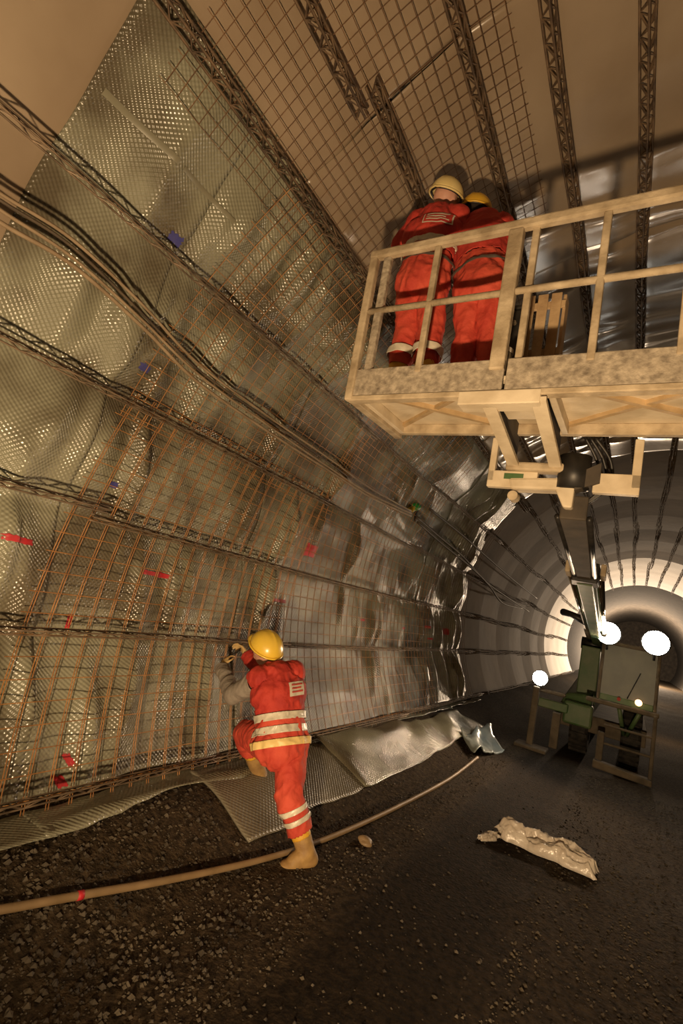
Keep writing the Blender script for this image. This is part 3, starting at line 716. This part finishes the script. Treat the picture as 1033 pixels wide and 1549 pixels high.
# lamps
def lamp(x, y, z, r):
    o = mt('lamp_housing', 'black', [(x, y+0.16, z), (x, y+0.05, z), (x, y, z)], [r*0.55, r*1.02, r*1.1], 20)
    bm = bmesh.new(); tube(bm, [V((x, y-0.004, z))-MO, V((x, y-0.012, z))-MO, V((x, y-0.03, z))-MO], [r, r, r*0.6], 20); from_bm('lamp_lens', bm, M['lamp'], o)
    mt('lamp_bracket', 'black', [(x, y+0.1, z-r), (x, y+0.12, z-r-0.1)], 0.02, 8, o)
lamp(-0.39, 10.2, 2.29, 0.19); lamp(0.33, 10.2, 2.28, 0.20); lamp(-1.4, 10.2, 1.24, 0.13)
bm = bmesh.new(); tube(bm, [V((0.17, 10.20, 1.24))-MO, V((0.17, 10.185, 1.24))-MO], 0.055, 14); from_bm('indicator_lamp', bm, M['amber'], mach)
bm = bmesh.new(); tube(bm, [V((-0.12, 10.20, 1.22))-MO, V((-0.12, 10.185, 1.22))-MO], 0.03, 14); from_bm('indicator_lamp', bm, M['ink'], mach)
# telescopic boom from the machine up to the platform
B0, B1 = V((-0.62, 11.6, 2.15)), onplat(1.31, PD+0.12, -0.42)
def bp(t, dx=0, dz=0): return B0.lerp(B1, t)+V((dx, 0, dz))
mb('boom_tower', 'mgreen', (-0.86, -0.52, 11.2, 12.3, 0.9, 2.0)); mt('boom_hinge', 'black', [(-0.9, 11.6, 2.05), (-0.48, 11.6, 2.05)], 0.12)
def beam(name, m, t0, t1, w0, w1, h0, h1, dx=0, dz=0):
    a, b = bp(t0, dx, dz), bp(t1, dx, dz); bm = bmesh.new()
    hexa(bm, [a+V((-w0,0,-h0))-MO, a+V((w0,0,-h0))-MO, b+V((w1,0,-h1))-MO, b+V((-w1,0,-h1))-MO, a+V((-w0,0,h0))-MO, a+V((w0,0,h0))-MO, b+V((w1,0,h1))-MO, b+V((-w1,0,h1))-MO])
    return bevel(from_bm(name, bm, M[m], mach), 0.012)
beam('outer_boom', 'mgreen', 0, 0.74, 0.075, 0.075, 0.11, 0.11)
beam('inner_boom', 'boom', 0.72, 0.99, 0.065, 0.085, 0.075, 0.085)
beam('boom_collar', 'black', 0.725, 0.755, 0.13, 0.12, 0.10, 0.10)
beam('collar_ear', 'steel', 0.73, 0.76, 0.025, 0.025, 0.06, 0.06, -0.16, 0.03); beam('collar_ear', 'steel', 0.73, 0.76, 0.025, 0.025, 0.06, 0.06, 0.16, 0.03)
for s in (-1, 1):
    mt('lift_cylinder', 'chrome', [bp(0.2, s*0.13, -0.02), bp(0.73, s*0.135, -0.01)], 0.038, 14)
    mt('cylinder_barrel', 'mdust', [bp(0.0, s*0.13, -0.02), bp(0.2, s*0.13, -0.02)], 0.055, 14)
    mt('boom_cable', 'black', [bp(0.75, s*0.09, -0.05), bp(0.985, s*0.10, -0.06)], 0.022, 8)
mt('elbow_arm', 'black', [bp(0.3, -0.1), bp(0.3, -0.35, 0.08), bp(0.28, -0.5, 0.12)], [0.07, 0.05, 0.06], 8)
# ------------------------------------------------------------------ people
FOLD = noise
class Fig:
    "collects tapered, tagged pieces that are fused into one continuous skin"
    def __init__(s): s.p = []
    def cone(s, a, b, ra, rb, tg, w=None, ws=1.0):
        s.p.append((V(a), V(b), ra, rb, tg, w, ws))
    def chain(s, pts, rs, tg, w=None, ws=1.0):
        for i in range(len(pts)-1): s.cone(pts[i], pts[i+1], rs[i], rs[i+1], tg, w, ws)
    def mesh(s, vox, smooth=12):
        bm = bmesh.new()
        for (a, b, ra, rb, tg, w, ws) in s.p:
            d = b-a; L = d.length; n = 14; t = d.normalized() if L > 1e-5 else V((0, 0, 1))
            if w is not None:
                u = (V(w)-t*V(w).dot(t)).normalized(); v = t.cross(u)
            else: u, v = frame(t)
            rows = []
            for (c, r, lo, hi) in ((a, ra, -90, 0), (b, rb, 0, 90)):
                for k in range(5):
                    e = math.radians(lo+(hi-lo)*k/4); rr_, off = r*math.cos(e), r*math.sin(e)
                    rows.append((c+t*off, max(rr_, 1e-4)))
            prev = None; first = None
            for (c, r) in rows:
                cur = [bm.verts.new(c+(u*math.cos(2*PI*k/n)*ws+v*math.sin(2*PI*k/n))*r) for k in range(n)]
                if prev:
                    for k in range(n): bm.faces.new((prev[k], prev[(k+1) % n], cur[(k+1) % n], cur[k]))
                else: bm.faces.new(cur[::-1])
                prev = cur
            bm.faces.new(prev)
        me = bpy.data.meshes.new('tmp'); bmesh.ops.recalc_face_normals(bm, faces=bm.faces[:]); bm.to_mesh(me); bm.free()
        o = bpy.data.objects.new('tmp', me); COL.objects.link(o)
        rm = o.modifiers.new('r', 'REMESH'); rm.mode = 'VOXEL'; rm.voxel_size = vox; rm.use_smooth_shade = True
        sm = o.modifiers.new('s', 'SMOOTH'); sm.factor = 0.5; sm.iterations = smooth
        dg = bpy.context.evaluated_depsgraph_get(); out = bpy.data.meshes.new_from_object(o.evaluated_get(dg))
        bpy.data.objects.remove(o); return out
    def tags(s, P):
        "for points P (n,3): index of the nearest piece and the position along it"
        best = np.full(len(P), 1e9); idx = np.zeros(len(P), int); tt = np.zeros(len(P))
        for i, (a, b, ra, rb, tg, w, ws) in enumerate(s.p):
            A = np.array(a); D = np.array(b)-A; L2 = max(1e-9, D @ D)
            t = np.clip((P-A) @ D/L2, 0, 1); q = P-A-t[:, None]*D
            if w is not None and ws != 1.0:
                W_ = np.array(w, float); W_ /= np.linalg.norm(W_); k = q @ W_; q = q+W_[None]*(k*(1/ws-1))[:, None]
            d = np.linalg.norm(q, axis=1)-(ra+(rb-ra)*t)
            m = d < best; best[m] = d[m]; idx[m] = i; tt[m] = t[m]
        return idx, tt
def layer(name, me, sel, off, m, parent, thick=0.005, fold=0.0, seed=0, cuts=()):
    "a garment: the chosen faces of the body, lifted off it, with a hem"
    bm = bmesh.new(); vm = {}; no = me.vertices
    for pi in sel:
        p = me.polygons[pi]; f = []
        for vi in p.vertices:
            if vi not in vm:
                v = no[vi]; c = v.co+v.normal*off
                if fold:
                    q = V((v.co.x*9+seed, v.co.y*9, v.co.z*5.0)); n1 = noise.noise(q+V((noise.noise(q*0.6), noise.noise(q*0.6+V((9, 2, 4))), 0))*1.2)
                    q2 = V((v.co.x*22, v.co.y*22+seed, v.co.z*13)); n2 = noise.noise(q2)
                    c += v.normal*(fold*((1-abs(n1)*2.2)+0.5*(1-abs(n2)*2)))
                vm[vi] = bm.verts.new(c)
            f.append(vm[vi])
        try: bm.faces.new(f)
        except ValueError: pass
    for (co, nrm_) in cuts:
        bmesh.ops.bisect_plane(bm, geom=bm.verts[:]+bm.edges[:]+bm.faces[:], plane_co=co, plane_no=nrm_, clear_outer=True)
    g = bpy.data.meshes.new(name); bm.to_mesh(g); bm.free()
    g.polygons.foreach_set('use_smooth', [True]*len(g.polygons))
    o = new(name, g, None, m); so = o.modifiers.new('thickness', 'SOLIDIFY'); so.thickness = thick; so.offset = -0.5
    keep(o, parent); return o
def hand(F, wrist, fdir, palm, curl=0.6, side=1, s=1.0):
    "palm and five separate fingers; fdir: along the hand, palm: the way the palm faces"
    fd = V(fdir).normalized(); pn = V(palm); pn = (pn-fd*pn.dot(fd)).normalized(); sd = fd.cross(pn)*side
    W0 = V(wrist); base = W0+fd*0.085*s
    F.cone(W0, W0+fd*0.02, 0.029*s, 0.032*s, 'hand')
    for k in (-1.5, -0.5, 0.5, 1.5): F.cone(W0+fd*0.02+sd*k*0.012*s, base+sd*k*0.021*s, 0.018*s, 0.0135*s, 'hand')
    for k, ln in ((-1.5, 0.062), (-0.5, 0.078), (0.5, 0.082), (1.5, 0.074)):
        p = base+sd*k*0.0225*s; dr = (fd+sd*k*0.06).normalized()
        a = 0.0
        for q, fr in enumerate((0.45, 0.32, 0.25)):
            a += curl*(0.55, 0.9, 0.6)[q]
            d = dr*math.cos(a)+pn*math.sin(a); p2 = p+d*ln*fr*1.15*s
            F.cone(p, p2, 0.0098*s, 0.0088*s, 'hand'); p = p2
    p = W0+fd*0.03*s+sd*0.028*s
    d = (fd*0.6+sd*0.8+pn*0.25).normalized(); p2 = p+d*0.042*s; F.cone(p, p2, 0.0135*s, 0.011*s, 'hand')
    d = (fd*0.85+sd*0.2+pn*0.55).normalized(); F.cone(p2, p2+d*0.036*s, 0.0105*s, 0.009*s, 'hand')
def make_helmet(parent, c, up, fw, m, r=0.136):
    "dome with rolled rim, peak, centre ridge"
    up = V(up).normalized(); fw = V(fw); fw = (fw-up*fw.dot(up)).normalized(); sd = up.cross(fw)
    vs, fs = [], []; n, k = 40, 12
    def P(a, e, ex=0.0):
        ca, sa = math.cos(a), math.sin(a)
        rx, ry, rz_ = r*1.13, r*0.98, r*1.02
        p = fw*(ca*math.cos(e)*(rx+ex))+sd*(sa*math.cos(e)*(ry+ex))+up*(math.sin(e)*(rz_+ex))
        rid = 0.006*max(0, 1-abs(sa*math.cos(e))*9)+0.003*max(0, 1-abs(abs(sa*math.cos(e))-0.35)*14)
        return V(c)+p+up*rid
    for j in range(k):
        e = j/k*PI/2
        for i in range(n): vs.append(P(2*PI*i/n, e))
    vs.append(P(0, PI/2))
    for j in range(k-1):
        for i in range(n): fs.append((j*n+i, j*n+(i+1) % n, (j+1)*n+(i+1) % n, (j+1)*n+i))
    for i in range(n): fs.append(((k-1)*n+i, (k-1)*n+(i+1) % n, k*n))
    h = from_py('helmet', vs, fs, m, None, True); so = h.modifiers.new('t', 'SOLIDIFY'); so.thickness = 0.004; keep(h, parent)
    bm = bmesh.new(); tube(bm, [P(2*PI*i/n, -0.03, 0.004) for i in range(n+1)], 0.0075, 8); keep(from_bm('rim', bm, m, None, True), h)
    vs, fs = [], []                                  # peak
    for i in range(17):
        a = math.radians(-58+116*i/16); q = math.cos(a*1.5)
        p = P(a, 0.0); vs += [p+up*0.012, p+fw*(0.012+0.05*max(0, q))-up*0.016, p+fw*(0.012+0.05*max(0, q))-up*0.022, p-up*0.004]
    for i in range(16):
        for q in range(4): fs.append((i*4+q, i*4+(q+1) % 4, i*4+4+(q+1) % 4, i*4+4+q))
    keep(from_py('peak', vs, fs, m, None, True), h)
    bm = bmesh.new(); tube(bm, [P(2*PI*i/24, -0.04, -0.012) for i in range(25)], 0.008, 6); keep(from_bm('headband', bm, M['black'], None, True), h)
    return h
def make_person(label, J, helmet, cols, patch, group, seed=0, boots=True):
    up = V((0, 0, 1))
    F = Fig(); hipc = (J['hl']+J['hr'])/2; shc = (J['sl']+J['sr'])/2
    wd = (J['sr']-J['sl']).normalized(); wh = (J['hr']-J['hl']).normalized()
    spine = (shc-hipc); ch = hipc+spine*0.72; ws_ = hipc+spine*0.36
    F.chain([hipc-spine*0.05, ws_, ch, shc-spine*0.03], [0.135, 0.125, 0.145, 0.115], 'torso', (wh+wd).normalized(), 1.32)
    F.cone(J['sl'], J['sr'], 0.075, 0.075, 'torso'); F.cone(ch-wd*0.08, ch+wd*0.08, 0.13, 0.13, 'torso')
    F.cone(J['hl'], J['hr'], 0.115, 0.115, 'torso')
    # neck and head
    hc, fw, hu = J['head'], V(J['face']).normalized(), V(J.get('hup', (0, 0, 1))).normalized()
    fw = (fw-hu*fw.dot(hu)).normalized(); hs = hu.cross(fw)
    F.cone(shc+spine.normalized()*0.03, hc-hu*0.07-fw*0.01, 0.066, 0.056, 'neck')
    F.cone(hc+hu*0.035-fw*0.02, hc-hu*0.02+fw*0.015, 0.096, 0.080, 'head')
    F.cone(hc-hu*0.02+fw*0.03, hc-hu*0.095+fw*0.055, 0.066, 0.036, 'head')      # jaw
    F.cone(hc+hu*0.0+fw*0.095, hc-hu*0.035+fw*0.118, 0.011, 0.015, 'head')       # nose
    F.cone(hc+hu*0.022+fw*0.088-hs*0.035, hc+hu*0.022+fw*0.088+hs*0.035, 0.012, 0.012, 'head')   # brow
    F.cone(hc-hu*0.068+fw*0.092-hs*0.018, hc-hu*0.068+fw*0.092+hs*0.018, 0.009, 0.009, 'head')   # lips
    for s_ in (-1, 1): F.cone(hc+hs*s_*0.082+hu*0.012-fw*0.012, hc+hs*s_*0.084-hu*0.03-fw*0.005, 0.016, 0.011, 'head')
    # arms
    for q in 'lr':
        F.chain([J['s'+q], J['e'+q]], [0.060, 0.050], 'uparm'+q); F.chain([J['e'+q], J['w'+q]], [0.049, 0.036], 'forearm'+q)
        d, pm, cu = J['hand'+q]; hand(F, J['w'+q]+V(d).normalized()*0.02, d, pm, cu, 1 if q == 'r' else -1, 1.1)
    # legs and boots
    for q in 'lr':
        F.chain([J['h'+q], J['k'+q]], [0.100, 0.070], 'thigh'+q); 
        mid = J['k'+q].lerp(J['a'+q], 0.35); F.chain([J['k'+q], mid, J['a'+q]], [0.070, 0.068, 0.052], 'shin'+q)
        toe = J['t'+q]; an = J['a'+q]; heel = an+(an-toe).normalized()*0.055; fd = (toe-an)
        sole = V((0, 0, -0.055)); hz_ = V((heel.x, heel.y, min(an.z, heel.z)-0.045))
        F.cone(an, hz_, 0.052, 0.042, 'boot'); F.cone(hz_, toe, 0.042, 0.042, 'boot', wd, 1.1); F.cone(an, an.lerp(toe, 0.6), 0.05, 0.045, 'boot', wd, 1.1)
    me = F.mesh(0.0085)
    root = thing('person', label, 'person', (hipc.x, hipc.y, min(J['al'].z, J['ar'].z)-0.1), group)
    cen = np.zeros(len(me.polygons)*3); me.polygons.foreach_get('center', cen); cen = cen.reshape(-1, 3)
    idx, tt = F.tags(cen); tg = np.array([p[4] for p in F.p])[idx]
    me.materials.clear(); body = new('body', me, None, [M['skin'], cols['glove']])
    me.polygons.foreach_set('material_index', np.where(tg == 'hand', 1, 0).astype(np.int32))
    keep(body, root)
    isarm = lambda t: t.startswith('uparm') or t.startswith('forearm')
    A = np.arange(len(tg))
    hcn = np.array(hc); neckcut = ((cen-np.array(shc)) @ np.array(spine.normalized())) < 0.075
    boottop = 0.62; bl_, br_ = J.get('hem', (0.62, 0.62))
    shin_hi = np.array([t.startswith('shin') for t in tg])
    def along(q): a, b = np.array(J['k'+q]), np.array(J['a'+q]); D = b-a; return ((cen-a) @ D)/(D @ D)
    sl = along('l'); sr = along('r'); isl = tg == 'shinl'; isr = tg == 'shinr'
    low = (isl & (sl > bl_)) | (isr & (sr > br_))
    suit = np.array([t in ('torso', 'neck') or t.startswith('thigh') or t.startswith('uparm') or t.startswith('shin') or t.startswith('forearm') for t in tg])
    suit &= ~low; suit &= ~((tg == 'neck') & ~neckcut)
    if cols.get('sleeve'):
        sleeve = np.array([isarm(t) and (t[-1] in cols['sleeve_sides']) for t in tg]); 
        layer('sleeve', me, A[sleeve], 0.020, cols['sleeve'], root, fold=0.010, seed=seed)
        suit &= ~sleeve
    legs = np.array([t.startswith('thigh') or t.startswith('shin') for t in tg]) | ((cen-np.array(ws_)) @ np.array(spine.normalized()) < 0)
    jk = layer('jacket', me, A[suit & ~legs], 0.018, cols['top'], root, thick=0.006, fold=0.013, seed=seed+3)
    tr = layer('trousers', me, A[suit & legs], cols.get('bag', 0.024), cols['leg'], root, thick=0.006, fold=0.014, seed=seed+5)
    bi = low | (tg == 'boot'); dl = np.linalg.norm(cen-np.array(J['al']), axis=1); dr_ = np.linalg.norm(cen-np.array(J['ar']), axis=1)
    for q, near_ in (('l', dl < dr_), ('r', dl >= dr_)):
        bo = layer('boot', me, A[bi & near_], 0.012, M['boot'], root, thick=0.006)
        zb = cen[bi & near_, 2].min(); so_ = bi & near_ & (cen[:, 2] < zb+0.05)
        sl_ = layer('sole', me, A[so_], 0.018, M['sole'], root, thick=0.006, cuts=[(V((0, 0, zb+0.022)), V((0, 0, 1)))]); keep(sl_, bo)
    for q_, al_, h_ in ((isl, sl, bl_), (isr, sr, br_)): layer('boot_cuff', me, A[q_ & (al_ > h_-0.02) & (al_ < h_+0.10)], 0.014, M['booty'], root)
    up_s = spine.normalized()
    hgt = (cen-np.array(hipc)) @ np.array(up_s)
    pn_ = wd.cross(spine.normalized()); pn_ = pn_ if pn_.dot(fw) > 0 else -pn_
    tor = np.array([t == 'torso' for t in tg]) | (np.array([t.startswith('thigh') for t in tg]) & (((cen-np.array(hipc)) @ np.array(pn_)) < 0.09))
    for (h0, h1, mm, nm) in cols['bands']:
        s_ = tor & (hgt > h0-0.02) & (hgt < h1+0.02); cu_ = [(hipc+up_s*h1, up_s), (hipc+up_s*h0, -up_s)]
        layer(nm, me, A[s_], 0.036, M[mm], root, thick=0.004, fold=0.0135, seed=seed+(3 if h0 > 0.0 else 5), cuts=cu_)
    for (q, a0, a1) in cols['legbands']:
        al = along(q); ax_ = (J['a'+q]-J['k'+q]); s_ = (tg == 'shin'+q) & (al > a0-0.06) & (al < a1+0.06); cu_ = [(J['k'+q]+ax_*a1, ax_), (J['k'+q]+ax_*a0, -ax_)]
        layer('reflective_band', me, A[s_], 0.031, M['band'], root, thick=0.004, fold=0.014, seed=seed+5, cuts=cu_)
    for (q, a0, a1) in cols.get('armbands', ()):
        a, b = np.array(J['s'+q]), np.array(J['e'+q]); D = b-a; al = ((cen-a) @ D)/(D @ D); s_ = (tg == 'uparm'+q) & (al > a0) & (al < a1)
        layer('reflective_band', me, A[s_], 0.026, M['band'], root, thick=0.004, fold=0.013, seed=seed+3)
    # hair below the helmet, eyes
    hr = (tg == 'head') & (((cen-hcn) @ np.array(fw)) < -0.01) & (((cen-hcn) @ np.array(hu)) > -0.012)
    if not J.get('bald'): layer('hair', me, A[hr], 0.004, M['hair'], root, thick=0.003)
    for s_ in (-1, 1):
        bm = bmesh.new(); bmesh.ops.create_uvsphere(bm, u_segments=10, v_segments=8, radius=0.012)
        for v in bm.verts: v.co += hc+fw*0.089+hs*s_*0.032+hu*0.004
        keep(from_bm('eye', bm, M['white'], None, True), root)
    make_helmet(root, hc+hu*0.042-fw*0.012, hu, fw, helmet, J.get('hr_', 0.134))
    # printed patch on the back
    if patch:
        back = wd.cross(up_s); back = back if back.dot(fw) < 0 else -back
        if 'back' in J and back.dot(J['back']) < 0: back = -back
        cpos = hipc+spine*patch[1]+wd*patch[0]
        vs_ = np.zeros(len(jk.data.vertices)*3); jk.data.vertices.foreach_get('co', vs_); vs_ = vs_.reshape(-1, 3)
        def on(u, v, e):
            p = np.array(cpos+wd*u+up_s*v); r_ = vs_-p; b_ = np.array(back); k = r_ @ b_
            d = np.linalg.norm(r_-k[:, None]*b_, axis=1); d[k < 0] = 9
            i = np.argsort(d)[:12]; kk = k[i].mean(); return V(p)+back*(kk+e)
        def strip(u0, u1, v0, v1, e, m, nm, par):
            vs, fs = [], []; nu, nv = 6, 3
            for j in range(nv+1):
                for i in range(nu+1): vs.append(on(u0+(u1-u0)*i/nu, v0+(v1-v0)*j/nv, e))
            for j in range(nv):
                for i in range(nu): fs.append((j*7+i, j*7+i+1, j*7+i+8, j*7+i+7))
            return keep(from_py(nm, vs, fs, m, None, True), par)
        pw, ph = patch[2], patch[3]
        pt = strip(-pw, pw, -ph, ph, 0.012, M['band'], 'back_patch', root)
        if patch[4] == 'frame': strip(-pw*0.92, pw*0.92, -ph*0.86, ph*0.86, 0.015, cols['top'], 'patch_field', pt)
        for k in range(3): strip(-pw*0.75, pw*(0.75-0.25*(k == 1)), ph*(0.45-0.5*k), ph*(0.68-0.5*k), 0.018, M['band'] if patch[4] == 'frame' else M['ink'], 'printed_line', pt)
    return root

def J_ground():
    J = {}
    J['hl'] = PX(412, 1128, 3.40); J['hr'] = PX(441, 1124, 3.54)
    J['sl'] = PX(392, 1027, 3.38); J['sr'] = PX(446, 1017, 3.66)
    J['head'] = PX(399, 984, 3.56); J['face'] = (-0.97, 0.22, 0.28)
    J['hem'] = (0.40, 0.62); J['hup'] = (0.38, -0.22, 1); J['hr_'] = 0.146
    J['el'] = PX(352, 1052, 3.42); J['wl'] = PX(336, 1012, 3.62); J['handl'] = ((-0.35, 0.5, 0.55), (0.3, 0.6, -0.4), 0.7)
    J['er'] = PX(425, 1050, 3.92); J['wr'] = PX(374, 992, 3.86); J['handr'] = ((-0.8, 0.1, 0.4), (-0.1, -0.6, -0.5), 0.8)
    J['kr'] = PX(437, 1205, 3.42); J['ar'] = PX(464, 1290, 3.50); J['tr'] = PX(432, 1313, 3.38)
    J['kl'] = PX(372, 1108, 3.60); J['al'] = PX(393, 1172, 3.86); J['tl'] = PX(362, 1176, 3.95)
    return J
Jg = J_ground()
GC = dict(top=M['red'], leg=M['red2'], glove=M['glove'], sleeve=M['sleeve'], sleeve_sides='l',
          bands=[(0.17, 0.225, 'band', 'reflective_band'), (0.075, 0.13, 'band', 'reflective_band'), (-0.02, 0.035, 'bandy', 'reflective_band')],
          legbands=[('r', 0.18, 0.27), ('r', 0.36, 0.45)], armbands=[('r', 0.75, 0.95)])
pg = make_person('worker in red coverall and yellow helmet reaching up at the wall mesh, left foot raised', Jg, M['helmet_y'], GC, (0.10, 0.72, 0.075, 0.055, 'plain'), 'workers in red', 1)
# hand tool held at the lattice bar
hd = Jg['wl']+V((-0.03, 0.06, 0.07)); he = Jg['wr']+V((-0.09, 0.0, 0.05))
tl = thing('wire_pliers', 'dark tying pliers in the gloved hands of the ground worker', 'pliers', hd)
for k, s_ in enumerate((-1, 1)):
    bm = bmesh.new(); tube(bm, [V((0, 0, 0)), V((0.004*s_, 0.03, 0.03*s_+0.01)), (he-hd)*0.5, (he-hd)*0.95+V((0, 0, 0.01*s_))], [0.007, 0.008, 0.008, 0.005], 6); from_bm('handle', bm, M['black'], tl, True)
bm = bmesh.new(); bmesh.ops.create_uvsphere(bm, u_segments=10, v_segments=8, radius=0.016)
for v in bm.verts: v.co += (he-hd)*0.5
from_bm('joint', bm, M['black'], tl, True)

def on_deck(px, Y):          # foot position on the deck under a pixel column
    z = (plat.location.z+0.10)+(Y-2.55)*math.tan(TILT)
    d = ray(px, 560); return V((d[0]/d[1]*Y, Y, z+0.115))
Y1 = 2.93
J = {}
J['al'] = on_deck(605, Y1); J['ar'] = on_deck(646, Y1-0.02); J['al'].x -= 0.02; J['ar'].x -= 0.02
J['tl'] = J['al']+V((-0.03, 0.17, -0.055)); J['tr'] = J['ar']+V((0.05, 0.16, -0.055))
J['kl'] = PX(616, 502, Y1+0.02); J['kr'] = PX(652, 500, Y1+0.01)
J['hl'] = PX(625, 430, Y1-0.02); J['hr'] = PX(653, 428, Y1-0.02)
J['sl'] = PX(632, 340, Y1+0.02); J['sr'] = PX(692, 332, Y1+0.05)
J['head'] = PX(674, 306, Y1+0.10); J['face'] = (0.25, 0.9, 0.25); J['bald'] = True; J['hup'] = (0.24, -0.26, 1); J['hr_'] = 0.127
J['el'] = PX(606, 372, Y1+0.10); J['wl'] = PX(618, 366, Y1+0.34); J['handl'] = ((0.2, 0.9, 0.3), (0, 0.3, -1), 0.6)
J['er'] = PX(694, 384, Y1+0.08); J['wr'] = PX(694, 365, Y1+0.32); J['handr'] = ((0.0, 0.9, 0.35), (0, 0.3, -1), 0.6)
P1 = dict(bag=0.010, top=M['red'], leg=M['red2'], glove=M['glove'], bands=[(0.10, 0.125, 'belt', 'belt'), (0.235, 0.28, 'band', 'reflective_band')], legbands=[('r', 0.35, 0.47), ('l', 0.35, 0.47)])
make_person('worker in red coverall and cream helmet, left one of two on the platform', J, M['helmet_c'], P1, (0.07, 0.76, 0.11, 0.05, 'frame'), 'workers in red', 11)
Y2 = 3.02
J = {}
J['al'] = on_deck(701, Y2); J['ar'] = on_deck(742, Y2); J['tl'] = J['al']+V((-0.04, 0.17, -0.055)); J['tr'] = J['ar']+V((0.04, 0.17, -0.055))
J['kl'] = PX(706, 505, Y2); J['kr'] = PX(742, 505, Y2+0.01)
J['hl'] = PX(713, 435, Y2-0.03); J['hr'] = PX(742, 433, Y2-0.03)
J['sl'] = PX(700, 348, Y2+0.06); J['sr'] = PX(757, 345, Y2+0.08)
J['head'] = PX(719, 330, Y2+0.20); J['face'] = (0.1, 0.85, 0.15); J['hup'] = (0.06, -0.16, 1); J['hr_'] = 0.127
J['el'] = PX(700, 386, Y2+0.14); J['wl'] = PX(712, 352, Y2+0.36); J['handl'] = ((0.1, 0.7, 0.6), (0, 0.3, -1), 0.6)
J['er'] = PX(764, 385, Y2+0.14); J['wr'] = PX(748, 350, Y2+0.36); J['handr'] = ((-0.1, 0.7, 0.6), (0, 0.3, -1), 0.6)
P2 = dict(bag=0.010, top=M['red'], leg=M['red2'], glove=M['glove'], bands=[(0.075, 0.10, 'belt', 'belt')], legbands=[])
make_person('worker in red coverall and golden helmet bending forward, right one of two on the platform', J, M['helmet_d'], P2, None, 'workers in red', 23)
